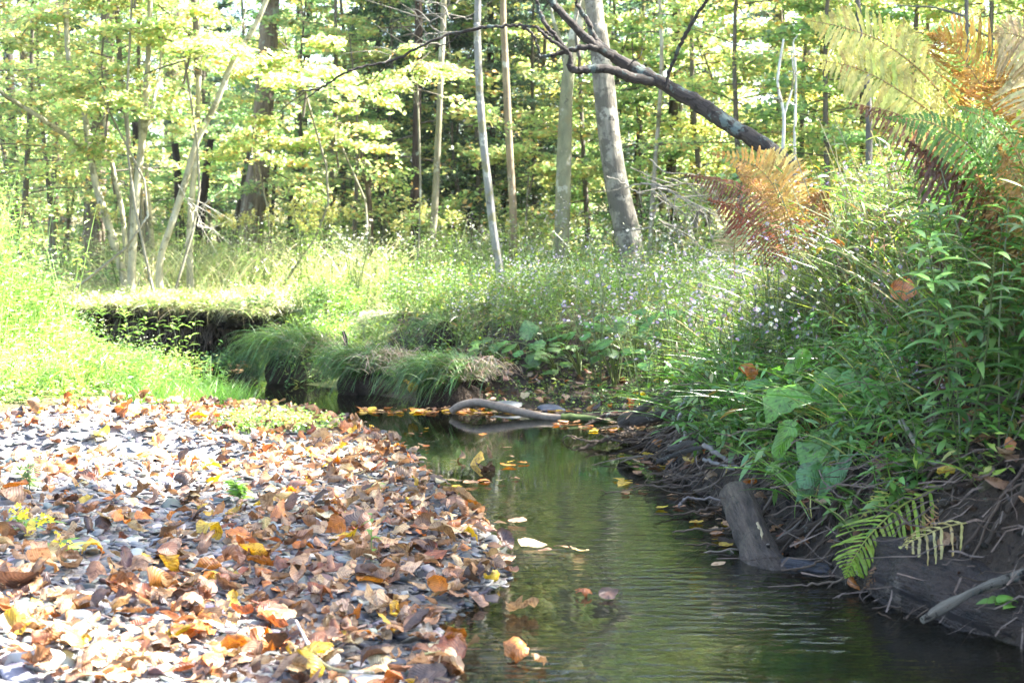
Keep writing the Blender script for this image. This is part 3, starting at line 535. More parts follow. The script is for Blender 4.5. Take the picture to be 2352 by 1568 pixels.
def shade_tree(label, x0, x1, y0, y1, tx, ty, n, hlo, hhi, key):
    gx_, gy_ = rng.uniform(x0, x1, n), rng.uniform(y0, y1, n)
    k = rng.random(n) < shadeness(gx_, gy_)*.8; gx_, gy_ = gx_[k], gy_[k]; hh = rng.uniform(hlo, hhi, len(gx_))
    cc = np.stack([gx_, gy_, np.full(len(gx_), .25)], 1)+SUND*(hh/SUND[2])[:, None]  # clumps set sunward of each ground point meant to be shaded
    root = empty('maple_tree', (tx, ty, hz(tx, ty)), label, 'tree'); gz = root.location[2]; loc = np.array([tx, ty, gz])
    mm = MB(); tube(mm, [(0, 0, -.2), (.1, 0, 3), (-.1, .1, 6), (0, 0, hhi+1)], [.26, .2, .16, .05], k=12, sub=5, rn=.04, rng=rng); mm.build('trunk', M_BARK, root, color=(.12, .10, .08))
    ml = MB(); npc = 26; c = (cc-loc)[:, None]+rng.standard_normal((len(cc), npc, 3))*np.array([.17, .17, .10]); c = c.reshape(-1, 3); m_ = len(c); P_, wt = PALES[key]
    leafcards(ml, c, rng.standard_normal((m_, 3))*(1, 1, .3), np.array([0, 0, 1.])+rng.standard_normal((m_, 3))*.4, rng.uniform(.09, .14, m_), rng.uniform(.07, .1, m_), pal(rng, m_, P_, wt))
    ml.build('crown', M_LEAF, root)
    mb2 = MB()
    for q in cc[::45]:
        q = q-loc; st = np.array([0, 0, max(2.5, q[2]-1.2-.25*np.hypot(q[0], q[1]))]); mid = (st+q)*.5+(0, 0, .3); tube(mb2, [st, mid, q], [.022, .012, .004], k=5, sub=4)
    mb2.build('branches', M_TWIG, root, color=(.11, .095, .075))
shade_tree('unseen maple added over the near bank, crown shaped to shade the stream', -2.4, 4.6, 2.6, 9.0, 9.0, 3.6, 2500, 6.0, 8.6, 'yg')
shade_tree('unseen maple added beside the bend, crown shaped to shade the sedges', -4.0, 5.0, 8.6, 14.5, 11.0, 15.5, 1900, 7.2, 9.6, 'yg')
# ---------------------------------------------------------------- gravel, stones, fallen leaves
def ico(sub=1):
    p = (1+5**.5)/2; V = [(-1,p,0),(1,p,0),(-1,-p,0),(1,-p,0),(0,-1,p),(0,1,p),(0,-1,-p),(0,1,-p),(p,0,-1),(p,0,1),(-p,0,-1),(-p,0,1)]
    F = [(0,11,5),(0,5,1),(0,1,7),(0,7,10),(0,10,11),(1,5,9),(5,11,4),(11,10,2),(10,7,6),(7,1,8),(3,9,4),(3,4,2),(3,2,6),(3,6,8),(3,8,9),(4,9,5),(2,4,11),(6,2,10),(8,6,7),(9,8,1)]
    V = [np.array(v, float)/np.linalg.norm(v) for v in V]
    for _ in range(sub):
        c = {}; G2 = []
        def mid(a, b):
            k = (min(a, b), max(a, b))
            if k not in c: v = V[a]+V[b]; V.append(v/np.linalg.norm(v)); c[k] = len(V)-1
            return c[k]
        for a, b, d in F: x, y, z = mid(a, b), mid(b, d), mid(d, a); G2 += [(a,x,z),(b,y,x),(d,z,y),(x,y,z)]
        F = G2
    return np.array(V), np.array(F)
IV1, IF1 = ico(1); IV2, IF2 = ico(3)
def rock_shape(rng, V, flat=.45, rough=.18, cuts=5):
    s = V.copy()
    for _ in range(cuts):
        d = nrm(rng.standard_normal(3)*(1, 1, .6)); h = rng.uniform(.45, .85); q = s@d; s = s-np.maximum(q-h, 0)[:, None]*d*.9
    s = s*(1+rough*.3*np.sin(s@rng.standard_normal(3)*3)[:, None]); return s*np.array([1, rng.uniform(.55, .9), flat])
STC = [(.105, .11, .115), (.15, .15, .145), (.07, .075, .08), (.16, .14, .12), (.12, .09, .08), (.22, .22, .21), (.09, .09, .105)]
rng = np.random.default_rng(11)
shapes = [rock_shape(rng, IV1, rng.uniform(.16, .4), .2, 8) for _ in range(18)]
gravzone = lambda x, y, d, H, ins, lv: (((H < .16) & ~ins & (lv < .35)) | (ins & (d < .9) & (H < .16) & (x*7 % 1 < 1-d))) & inframe(x, y) & ((((x+2.25)/.9)**2+((y-6.95)/.36)**2) > 1)
def batch(mb, pts, size, shapes_, F, cols, rng, sink=.25, tilt=.25):
    n = len(pts); k = rng.integers(0, len(shapes_), n); a = rng.uniform(0, 6.28, n); c, s = np.cos(a), np.sin(a)
    for q in range(len(shapes_)):
        m = k == q; N = m.sum()
        if not N: continue
        S = shapes_[q][None]*size[m][:, None, None]; x = S[..., 0]*c[m][:, None]-S[..., 1]*s[m][:, None]; y = S[..., 0]*s[m][:, None]+S[..., 1]*c[m][:, None]
        tx, ty = rng.normal(0, tilt, (2, N, 1)); z = S[..., 2]+x*tx+y*ty
        V = np.stack([x, y, z], -1)+pts[m][:, None]; V[..., 2] += (size[m]*(.3-sink))[:, None]
        mb.add(V.reshape(-1, 3), (F[None]+(np.arange(N)*len(shapes_[q]))[:, None, None]).reshape(-1, 3), np.repeat(cols[m], len(shapes_[q]), axis=0))
mb = MB()
for n, y0, y1, s0, s1 in ((6200, 3.1, 5.2, .012, .034), (3600, 5.2, 7.4, .015, .036), (2200, 7.4, 9.6, .018, .036)):
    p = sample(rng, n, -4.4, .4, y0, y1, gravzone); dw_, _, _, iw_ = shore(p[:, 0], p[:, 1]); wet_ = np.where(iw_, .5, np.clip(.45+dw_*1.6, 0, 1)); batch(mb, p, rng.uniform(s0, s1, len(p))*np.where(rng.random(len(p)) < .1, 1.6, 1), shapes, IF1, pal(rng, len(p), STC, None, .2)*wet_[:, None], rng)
o = mb.build('gravel', M_STONE); tag(o, 'grey and brown gravel of flat shale pebbles along the stream', 'gravel', kind='stuff')
mb = MB(); p = sample(rng, 3400, .7, 3.0, 3.4, 8.8, lambda x, y, d, H, ins, lv: (~ins & (H > .6) & (d < 1.1))*np.where(d < .5, 1, .4)*inframe(x, y), 20); batch(mb, p, rng.uniform(.006, .03, len(p))*rng.uniform(.5, 1.2, len(p)), [s_*np.array([1, 1, 1.8]) for s_ in shapes], IF1, pal(rng, len(p), [(.035, .025, .017), (.05, .037, .026), (.022, .016, .012), (.08, .07, .06)], (4, 3, 4, 1), .2), rng, tilt=.5)
o = mb.build('soil_crumbs', M_GROUND); tag(o, 'crumbly dark earth and small stones on the eroded bank', 'earth', kind='stuff')
# larger stones, each its own
def stone(px, py, sz, flat, label, col=(.27, .28, .29), seed=0, z=None, rz=0, asp=1.0):
    r = np.random.default_rng(900+seed); g_ = G(px, py, .05); gz = hz(g_[0], g_[1]) if z is None else z; g_ = G(px, py, gz+.02); s = rock_shape(r, IV2, flat, .25, 7)*sz; s[:, 0] *= asp
    m = MB(); m.add(s, IF2, np.array(col)*.65); o = m.build('stone', M_STONE); o.location = (g_[0], g_[1], hz(g_[0], g_[1])+sz*flat*.45 if z is None else z); o.rotation_euler = (r.normal(0, .1), r.normal(0, .1), rz)
    tag(o, label, 'stone'); return o
for i_, a_ in enumerate([
 (75, 1515, .075, .55, 'largest pale rounded stone amid the sunlit leaves at the front', (.42, .42, .42)), (170, 1400, .055, .4, 'grey smooth stone beside the small yellow flowering sprout', (.30, .32, .33)),
 (385, 1232, .055, .4, 'light grey flat stone in the middle of the gravel bar', (.34, .35, .36)), (660, 1210, .06, .35, 'grey angular stone behind the large cream leaf', (.30, .32, .35)),
 (722, 1200, .05, .5, 'small upright-edged stone next to the grey angular one', (.34, .36, .4)), (30, 1370, .05, .4, 'flat bluish stone at the edge of the brown leaves', (.22, .24, .28)),
 (310, 1375, .06, .3, 'dark brownish flat stone among curled leaves', (.20, .17, .16)), (490, 1395, .05, .4, 'dull violet stone by the wet patch of gravel', (.22, .19, .27)),
 (620, 1352, .045, .5, 'blackish wet stone near the golden leaf', (.08, .08, .09)), (850, 1350, .055, .45, 'rounded grey stone close to the waterline leaves', (.27, .28, .28)),
 (880, 1560, .075, .25, 'whitish flat slab at the bottom of the gravel bar', (.55, .56, .55)), (945, 1412, .045, .3, 'reddish flat stone at the wet margin', (.25, .16, .14)),
 (820, 1290, .06, .3, 'dark slate stone between two clumps of leaves', (.16, .18, .19)), (240, 1480, .05, .45, 'dark pebble-sized stone under the sunlit leaves', (.15, .15, .16)),
 (500, 1180, .05, .4, 'grey-blue stone beside the green sprouts', (.25, .27, .31)), (420, 1130, .05, .4, 'sunlit pale stone near the puddle', (.4, .4, .38)), (105, 1195, .06, .35, 'pale greenish stone at the foot of the weed tuft', (.33, .35, .27))]):
    stone(*a_, seed=i_, rz=i_*1.3)
stone(1165, 925, .13, .2, 'grey flat slab lying behind the curved driftwood', (.19, .20, .20), 40, z=.03, rz=.1, asp=1.15)
stone(1265, 932, .10, .3, 'dark bluish stone behind the driftwood beside the flat slab', (.14, .15, .18), 41, z=.01)
stone(255, 1510, .03, .4, 'small white stone among the sunlit leaves', (.5, .5, .5), 42)

def litterleaf(rng, L, W, kind, curl, bend, crum, nu=11, nv=6):
    """grid leaf, flat in x (length) and y, then curled and bent; returns V,F,uv"""
    if kind == 'star':  # lobed
        A = 36; th = np.linspace(0, 2*np.pi, A, endpoint=False); lob = (.50+.50*np.abs(np.cos(2.5*th))**.75)*(1+.06*np.sin(th*23)); lob *= np.where(np.abs(np.abs(th-np.pi)) < .3, .55, 1.0)
        rr = np.array([0, .33, .66, 1.0]); x = (rr[:, None]*lob*np.cos(th)).ravel()*L*.5; y = (rr[:, None]*lob*np.sin(th)).ravel()*L*.5
        i = np.arange(3)[:, None]*A; j = np.arange(A)[None]; j2 = (j+1) % A; F = np.stack([i+j, i+j2, i+A+j2, i+A+j], -1).reshape(-1, 4); uv = np.stack([x/L+.5, y/L+.5], 1)
    else:
        u = np.linspace(0, 1, nu); v = np.linspace(-1, 1, nv); e = {'ovate': (.72, .75), 'round': (.62, .6), 'long': (.85, 1.0)}[kind]
        wv_ = np.sin(np.pi*u**e[0])**e[1]*(1+.05*rng.standard_normal(nu)); x = np.repeat((u-.5)*L, nv)-np.tile(np.abs(v), nu)*L*.03; y = (wv_[:, None]*v[None]).ravel()*W*.5
        i = np.arange(nu-1)[:, None]*nv; j = np.arange(nv-1)[None]; F = np.stack([i+j, i+j+1, i+nv+j+1, i+nv+j], -1).reshape(-1, 4)
        uv = np.stack([np.repeat(u, nv), np.tile(v*.5+.5, nu)], 1)
    z = crum*.35*W*np.sin(x/L*22+rng.uniform(0, 6)-np.abs(y/W)*5)*np.clip(np.abs(y/W)*3, 0, 1)*.3
    z = z+crum*W*.22*(np.sin(x/L*5+rng.uniform(0, 6))*np.sin(y/W*5+rng.uniform(0, 6)))+crum*.03*L*rng.standard_normal(len(x))*(np.hypot(x/L, y/W) > .3)
    k = curl/W; ct = rng.uniform(-.25, .35); yc = y-ct*W*.5*0; ang = yc*k*(1+.5*np.sin(x/L*3+rng.uniform(0, 6)))
    Y2 = np.sin(ang)/np.where(abs(k) < 1e-3, 1, k) if abs(k) > 1e-3 else y; Z2 = ((1-np.cos(ang))/k if abs(k) > 1e-3 else 0*y)+z*np.cos(ang); Y2 = Y2-z*np.sin(ang)
    k2 = bend/L; a2 = x*k2; X2 = np.sin(a2)/k2-Z2*np.sin(a2) if abs(k2) > 1e-3 else x; Z3 = (1-np.cos(a2))/k2+Z2*np.cos(a2) if abs(k2) > 1e-3 else Z2
    V = np.stack([X2, Y2, Z3], 1); return V, F, uv
def rotm(ax, ay, az):
    cx_, sx, cy_, sy, cz_, sz = math.cos(ax), math.sin(ax), math.cos(ay), math.sin(ay), math.cos(az), math.sin(az)
    return np.array([[cz_, -sz, 0], [sz, cz_, 0], [0, 0, 1]])@np.array([[cy_, 0, sy], [0, 1, 0], [-sy, 0, cy_]])@np.array([[1, 0, 0], [0, cx_, -sx], [0, sx, cx_]])
LC = dict(tan=(.38, .235, .135), brown=(.24, .125, .065), dark=(.085, .045, .03), orange=(.46, .17, .04), yellow=(.62, .42, .05), cream=(.55, .46, .31), rust=(.26, .085, .035), buff=(.46, .31, .18))
LK = ['tan', 'brown', 'dark', 'orange', 'yellow', 'cream', 'rust', 'buff']; LW = [.26, .26, .13, .08, .03, .04, .06, .14]
def one_leaf(rng, kc=None, fl=False, small=1.0, coarse=False):
    kc = kc or rng.choice(LK, p=LW); L = rng.uniform(.05, .115)*small; kind = rng.choice(['ovate', 'round', 'long', 'star'], p=[.56, .24, .10, .10]); W = L*{'ovate': .62, 'round': .85, 'long': .4, 'star': 1}[kind]
    if kc == 'yellow': kind, W = 'round', L*.85
    curl = rng.uniform(.3, 1.2) if rng.random() < .45 else rng.uniform(1.5, 4.2); curl *= rng.choice([-1, 1], p=[.55, .45]); bend = rng.normal(0, .9)
    if fl: curl, bend = rng.uniform(-.3, .5), rng.normal(0, .25)
    V, F, uv = litterleaf(rng, L, W, kind, curl, bend, rng.uniform(.3, .9)*(.3 if fl else 1), 8 if coarse else 11, 5 if coarse else 7)
    c = np.array(LC[kc])*(1+.16*rng.standard_normal())*(1+.05*rng.standard_normal(3)); cc = np.broadcast_to(c, V.shape)*(1+.08*rng.standard_normal((len(V), 1)))
    return V, F, uv, cc.clip(.01, .85), kc, kind, curl
leafzone = lambda x, y, d, H, ins, lv: (((H < .16) & ~ins & (lv < .5)))*np.where(x > -.9-.1*(y-4), 1.0, np.where(y < 4.1, 1., .8))*np.where((y > 4.7) & (y < 6.4) & (x < -.95), .62, 1)*np.where((((x+2.25)/.95)**2+((y-6.95)/.4)**2) < 1, .25, 1)*np.where(y < 4.1, 1.0, .72)*inframe(x, y)
rng = np.random.default_rng(31)
WORD = dict(tan='tan', brown='brown', dark='dark brown', orange='orange', yellow='yellow', cream='cream', rust='rust-red', buff='pale buff')
pp = sample(rng, 300, -3.4, .25, 3.25, 5.35, leafzone, 30); pp = pp[np.argsort(pp[:, 1])]
LM_G = [(75, 1515, 'the largest pale stone'), (170, 1400, 'the smooth grey stone by the yellow sprout'), (385, 1232, 'the light grey flat stone'), (660, 1210, 'the grey angular stone'), (30, 1370, 'the flat bluish stone'), (310, 1375, 'the dark brownish stone'), (490, 1395, 'the dull violet stone'),
 (620, 1352, 'the blackish wet stone'), (850, 1350, 'the rounded grey stone by the water'), (880, 1560, 'the whitish slab'), (945, 1412, 'the reddish flat stone'), (820, 1290, 'the dark slate stone'), (240, 1480, 'the dark pebble'), (145, 1335, 'the yellow-flowered sprout'), (852, 1250, 'the lone seedling'), (720, 1500, 'the white peeled twig'), (1090, 1370, 'the cupped leaf in the shallows'), (1040, 1490, 'the bright orange shore leaf'), (555, 1175, 'the green weed tuft'), (60, 1275, 'the yellow bloom'), (1040, 1270, 'the tip of the bar'), (560, 1500, 'the front of the sunlit drift'), (400, 1540, 'the bottom of the drift'), (200, 1560, 'the damp pebbles at the bottom')]
def zone(x, y): return nearby(x, y, .04, LM_G)
for q in pp:
    V, F, uv, cc, kc, kind, curl = one_leaf(rng); st = rng.random() < .16
    Rm = rotm(rng.normal(0, .28)+(rng.choice([-1, 1])*rng.uniform(.6, 1.2) if st else 0), rng.normal(0, .28), rng.uniform(0, 6.28)); V = V@Rm.T; V = V-[0, 0, np.percentile(V[:, 2], 4)]
    m = MB(); m.add(V, F, cc, uv); 
    if kind != 'star' and rng.random() < .6:
        e = V[len(V)//22*0+3]; dd_ = nrm(V[3]-V[-4]+np.array([0, 0, rng.uniform(-.02, .03)])); tube(m, [e, e+dd_*.02, e+dd_*.045+(0, 0, .004)], [.0016, .0012, .001], k=3, sub=1, col=(.3, .17, .09))
    o = m.build('fallen_leaf', M_DRY); o.location = (q[0], q[1], q[2]+.012+rng.uniform(0, .02))
    shp = 'lobed' if kind == 'star' else ('tightly curled' if abs(curl) > 2 else ('half curled' if abs(curl) > 1 else 'flattish'))
    tag(o, f'{shp} {WORD[kc]} fallen leaf {zone(q[0], q[1])}', 'leaf', 'fallen leaves on the gravel bar')
mb = MB()
lists = [sample(rng, 760, -3.6, .3, 3.2, 5.4, leafzone, 30), sample(rng, 1500, -4.2, .3, 5.2, 9.6, leafzone, 30)]
lists.append(sample(rng, 130, -4.4, -1.8, 8.2, 11, lambda x, y, d, H, ins, lv: (~ins & (lv > 0) & (lv < 1.2)), 20))
lists.append(sample(rng, 380, .6, 3.4, 3.6, 8.5, lambda x, y, d, H, ins, lv: (~ins & (H > .8) & (d < 1.2))*np.where(d < .6, 1, .5)*inframe(x, y), 30))
lists.append(sample(rng, 160, -.6, 1.3, 8.3, 11.0, lambda x, y, d, H, ins, lv: (~ins & (d < .9)), 20))
for li, L_ in enumerate(lists):
    for q in L_:
        V, F, uv, cc, *_ = one_leaf(rng, small=.85 if li > 1 else rng.uniform(.4, 1.1), coarse=True); V = V@rotm(rng.normal(0, .4), rng.normal(0, .4), rng.uniform(0, 6.28)).T
        if li > 2: cc = cc*.8
        mb.add(V-[0, 0, np.percentile(V[:, 2], 8)]+q+(0, 0, .012+rng.uniform(0, .02)+(.03 if li > 2 else 0)), F, cc, uv)
o = mb.build('leaf_litter', M_DRY); tag(o, 'scattered autumn leaf litter on the gravel and banks', 'leaf litter', kind='stuff')
# floating leaves: rafts at photo positions
rng = np.random.default_rng(41)
FLO = [(1220, 1250, 'cream', 'raft'), (1290, 1255, 'tan', 'raft'), (1160, 1253, 'dark', 'dark floating leaf left of the cream raft'), (1325, 1262, 'buff', 'raft'), (1250, 1262, 'tan', 'raft'),
 (1340, 1360, 'orange', 'orange-brown leaf floating alone in mid-stream'), (1400, 1365, 'dark', 'small dark rounded leaf floating beside the orange-brown one'), (1130, 1333, 'yellow', 'yellow leaf with dark patches standing at the waterline'),
 (1095, 1385, 'tan', 'olive-tan cupped leaf resting in the shallows'), (1150, 1200, 'tan', 'side'), (1190, 1196, 'buff', 'side'), (1090, 1190, 'cream', 'side'), (1180, 1508, 'orange', 'pale orange leaf floating nearest the camera'), (1240, 1520, 'tan', 'tan folded leaf trailing behind the pale orange one'),
 (1050, 1500, 'orange', 'bright orange leaf at the edge of the shallows'), (1085, 1485, 'buff', 'buff upright leaf touching the bright orange one'), (1190, 1400, 'tan', 'submerged-looking tan leaf by the cupped one'),
 (1040, 1105, 'tan', 'flat'), (1080, 1108, 'buff', 'flat'), (1120, 1108, 'tan', 'flat'), (1010, 1103, 'rust', 'flat'), (1150, 1103, 'buff', 'flat'), (1100, 1062, 'yellow', 'pair'), (1125, 1050, 'tan', 'pair'), (1115, 1078, 'dark', 'dark leaf below the yellow and tan pair'), (1170, 1048, 'tan', 'little tan leaf standing up in the water'), (1060, 1052, 'brown', 'pair'),
 (1720, 1245, 'cream', 'cream leaf stuck on the cut log'), (1795, 1230, 'buff', 'buff leaf behind the cut log'), (1990, 1345, 'cream', 'cream curled leaf at the tip of the green fern'), (1965, 1352, 'orange', 'wet orange leaf under the cream curled one'), (1545, 1063, 'orange', 'orange leaf in the roots above the still water'), (1600, 1068, 'cream', 'round cream leaf on the dark water by the roots'), (1655, 1075, 'yellow', 'olive-yellow leaf on the dark water by the roots'), (1690, 1085, 'orange', 'orange leaf perched behind the log end')]
GL = {'raft': 'pale leaf in the raft floating in mid-stream', 'side': 'leaf in the drift caught on the tip of the gravel bar', 'flat': 'flat leaf in the floating line off the gravel bar', 'pair': 'leaf in the small floating cluster beyond the bar'}
for px, py, kc, lb in FLO:
    q = G(px, py, .012); fl = lb in ('raft', 'side', 'flat'); V, F, uv, cc, *_ = one_leaf(rng, kc, fl=fl, small=.95 if py > 1150 else .85)
    V = V@rotm(rng.normal(0, .08 if fl else .5), rng.normal(0, .08 if fl else .4), rng.uniform(0, 6.28)).T; V = V-[0, 0, np.percentile(V[:, 2], 12)]
    if kc == 'yellow' and py == 1333: V = V@rotm(0, 0, 0).T*1.1
    if 'on the cut log' in lb: q = np.array([.865, 4.86, .085]); V = V@rotm(.5, .3, .6).T*.8
    m = MB(); m.add(V, F, cc, uv); o = m.build('floating_leaf' if fl else 'fallen_leaf', M_DRY); o.location = tuple(q); tag(o, GL.get(lb, lb), 'leaf', 'leaves drifting on the stream' if lb in GL else None)
mb = MB()
for x0, x1, y0, y1, n in ((-1.0, .45, 9.05, 9.35, 150), (-3.4, -2.2, 12.1, 13.3, 90), (.2, .8, 8.2, 8.8, 40), (.5, .85, 5.6, 7.4, 30), (-.9, .1, 6.2, 8.3, 26), (.7, 1.1, 4.7, 5.6, 26)):
    for _ in range(n):
        x, y = rng.uniform(x0, x1), rng.uniform(y0, y1)
        if hz(x, y) > .03: continue
        V, F, uv, cc, *_ = one_leaf(rng, rng.choice(['tan', 'orange', 'yellow', 'buff', 'brown']), fl=True, small=.65, coarse=True); mb.add(V@rotm(rng.normal(0, .1), rng.normal(0, .1), rng.uniform(0, 6.28)).T+(x, y, .008), F, cc, uv)
o = mb.build('floating_leaf_litter', M_DRY); tag(o, 'drift of small fallen leaves floating along the shaded margins', 'leaf litter', kind='stuff')

# ---------------------------------------------------------------- logs, driftwood, fallen tree
rng = np.random.default_rng(51)
def woodnoise(V, cen, tan, amp, f, seed):
    r = np.random.default_rng(seed); o = np.zeros(len(V))
    for k in range(7): o += np.sin(V@(r.standard_normal(3)*f*(1+.5*k))+r.uniform(0, 6))/(1+.4*k)
    return o*amp
def logmesh(name, pts, rad, mat, color, parent=None, k=28, sub=10, amp=.004, f=9, seed=1, cap=True, flat=1.0):
    m = MB(); tube(m, pts, rad, k=k, sub=sub, rn=.02, rng=np.random.default_rng(seed), cap=cap, groove=.035); V = np.concatenate(m.V); c = V.mean(0); n_ = nrm((V-c)*(1, .3, 1)); d = woodnoise(V, None, None, amp, f, seed)
    m.V = [V+n_*d[:, None]]; o = m.build(name, mat, parent, color=color); return o
root = empty('cut_log', (.84, 5.0, 0), 'short wet log with a cut end rising out of the water, pale leaf on it', 'log')
o_ = logmesh('log_body', np.array([(.90, 4.70, -.07), (.875, 4.82, -.01), (.85, 5.02, .09), (.835, 5.24, .165)])-(.84, 5.0, 0), [.070, .068, .062, .058], M_WET, (.052, .038, .028), root, seed=3, k=32)
logmesh('buried_stub', np.array([(.87, 4.80, -.03), (.97, 4.74, -.015), (1.10, 4.66, -.03), (1.25, 4.58, -.06)])-(.84, 5.0, 0), [.05, .045, .036, .02], M_WET, (.05, .05, .058), root, seed=4)
m = MB(); tube(m, np.array([(.885, 4.80, .066), (.889, 4.803, .050)])-(.84, 5, 0), [.008, .004], k=8, sub=1, cap=True); m.build('knot_hole', M_WET, root, color=(.006, .006, .006))
lc = np.array([1.42, 4.05, 0]); root = empty('sunken_log', lc, 'big dark waterlogged log with worn knot holes lying half under water', 'log')
logmesh('log_body', np.array([(1.17, 4.44, .07), (1.22, 4.33, .065), (1.36, 4.10, .03), (1.55, 3.83, -.01), (1.8, 3.5, -.05)])-lc, [.075, .118, .132, .130, .12], M_WET, (.022, .015, .011), root, k=48, sub=22, amp=.010, f=11, seed=8)



for j_, (hx, hy, hs) in enumerate(((1.27, 4.19, 1.5), (1.235, 4.17, .7), (1.33, 4.13, .9), (1.45, 3.93, .6), (1.30, 4.24, .5))):
    t = np.array([(1.17, 4.44, .07), (1.22, 4.33, .065), (1.36, 4.10, .03), (1.55, 3.83, -.01)]); yy = hy; cz_ = np.interp(-yy, -t[:, 1], t[:, 2]); cx_ = np.interp(-yy, -t[:, 1], t[:, 0]); rr_ = .130
    off = np.array([hx-cx_, 0, 0]); zz = cz_+math.sqrt(max(rr_**2-(hx-cx_)**2-0.0, .001)); s = .012*hs; V = IV2*np.array([s*2.0, s*.9, s*.5]); m = MB(); m.add(V@rotm(0, .5*(hx-cx_)/rr_, -.5).T, IF2, (.01, .01, .01)); o = m.build('knot_hole', M_WET, root, color=(.005, .004, .004)); o.location = tuple(np.array([hx, hy, zz])-lc)
# pale stick resting on the sunken log
def stick(name, label, pts, rad, mat, color, cat='branch', k=9, sub=8, rn=.05, wob=.0, group=None, twigs=(), seed=1):
    pts = np.array(pts, float); r = np.random.default_rng(seed); lo = pts.mean(0); m = MB(); tube(m, pts-lo, rad, k=k, sub=sub, rn=rn, rng=r, wob=wob, cap=True)
    if twigs:
        root = empty(name, lo, label, cat, group); m.build('main_stem', mat, root, color=color)
        for tp, tr in twigs:
            m2 = MB(); tube(m2, np.array(tp)-lo, np.linspace(tr, tr*.3, len(tp)), k=6, sub=5, rn=.05, rng=r, wob=.003); m2.build('side_branch', mat, root, color=color)
        return root
    o = m.build(name, mat, color=color); o.location = tuple(lo); tag(o, label, cat, group); return o
stick('broken_branch', 'pale lichened branch propped across the sunken log', [P(2118, 1424, 3.82), P(2165, 1396, 3.84), P(2231, 1360, 3.86), P(2300, 1335, 3.88), P(2400, 1300, 3.95)], [.011, .014, .0125, .0135, .015], M_LICHEN, (.15, .14, .11), rn=.14)
dw = stick('driftwood_branch', 'curved bare driftwood bough arching over the water, mossy at one end', [P(1035, 945, 9.0), P(1060, 930, 9.0), P(1100, 924, 8.98), P(1160, 937, 8.9), P(1230, 953, 8.8), P(1300, 962, 8.72), P(1400, 967, 8.65)], [.022, .026, .028, .028, .026, .024, .02], M_TWIG, (.17, .135, .105), rn=.04,
     twigs=[([P(1290, 960, 8.72), P(1340, 961, 8.68), P(1400, 966, 8.6), P(1450, 962, 8.55)], .034)])
for ch in dw.children:
    if ch.name.startswith('side_branch'): ch.color = (.05, .075, .02, 1); ch.name = 'mossy_end'
# fallen tree leaning across
FT = []
root = empty('fallen_tree', P(1800, 420, 7.6), 'fallen lichened trunk slanting up to the left from the golden ferns, with bare limbs', 'tree'); ro = np.array(root.location)
def ft(name, L, rad, sub=9, rn=.07, k=12, seed=0):
    m = MB(); pts = np.array([P(*p) for p in L])-ro; tube(m, pts, np.array(rad)*.7*8/FPX/2, k=k, sub=sub, rn=rn, rng=np.random.default_rng(60+seed), wob=.003); return m.build(name, M_LICHEN, root, color=(.042, .035, .03))  # bark colour darkened to stand for shade on the fallen tree
ft('trunk', [(1850, 440, 7.5), (1770, 348, 7.7), (1690, 296, 7.8), (1600, 237, 7.9), (1500, 180, 8.0), (1440, 150, 8.05), (1380, 112, 8.1), (1335, 78, 8.1), (1300, 40, 8.1), (1262, 0, 8.1), (1220, -50, 8.1)], [62, 56, 52, 48, 44, 40, 33, 27, 25, 24, 18], k=16)
ft('broken_limb', [(1500, 190, 7.98), (1450, 178, 7.95), (1400, 160, 7.93), (1360, 158, 7.92), (1325, 163, 7.9), (1308, 152, 7.9), (1312, 130, 7.9), (1295, 112, 7.9), (1262, 90, 7.9), (1232, 62, 7.9)], [30, 32, 30, 27, 24, 20, 15, 13, 12, 10], seed=1)
ft('limb', [(1405, 128, 8.05), (1370, 112, 8.0), (1335, 110, 8.0), (1290, 122, 8.0), (1262, 128, 8.0), (1240, 133, 8.0)], [26, 22, 18, 15, 12, 9], seed=2)
ft('limb', [(1400, 122, 8.1), (1368, 90, 8.2), (1350, 50, 8.2), (1330, 20, 8.2), (1318, -20, 8.2)], [24, 20, 17, 14, 12], seed=3)
ft('limb', [(1300, 112, 7.9), (1285, 95, 7.92), (1255, 60, 7.95), (1240, 30, 8), (1232, 0, 8), (1232, -40, 8)], [13, 14, 14, 13, 12, 9], seed=4)
ft('limb', [(1270, 85, 7.9), (1240, 66, 7.95), (1200, 60, 8), (1140, 62, 8), (1060, 72, 8.1), (980, 100, 8.1), (900, 140, 8.2), (840, 152, 8.2), (790, 168, 8.2), (735, 203, 8.3), (690, 208, 8.3), (645, 200, 8.3)], [8, 8, 10, 11, 10, 9, 8.5, 8, 7.5, 7, 4.5, 2.5], seed=5)
ft('limb', [(1200, 62, 8), (1222, 78, 8), (1236, 110, 8), (1240, 132, 8)], [11, 9, 8, 7], seed=6)
for tw in ([(735, 203, 8.3), (710, 222, 8.3), (680, 240, 8.3)], [(900, 140, 8.2), (870, 170, 8.2), (845, 205, 8.2)], [(1060, 72, 8.1), (1030, 100, 8.1), (1000, 108, 8.1)], [(1262, 0, 8.1), (1240, 30, 8.1), (1200, 20, 8.1)], [(1440, 150, 8), (1470, 130, 8), (1475, 100, 8)], [(1335, 78, 8.1), (1345, 60, 8.1), (1342, 20, 8.1)]):
    ft('twig', tw, [5, 4, 2], k=6, sub=5, seed=len(tw))
ft('limb', [(1530, 205, 7.9), (1536, 170, 7.9), (1560, 110, 7.8), (1585, 60, 7.75), (1625, 0, 7.7), (1640, -30, 7.7)], [9, 11, 12, 12, 11, 9], seed=8)
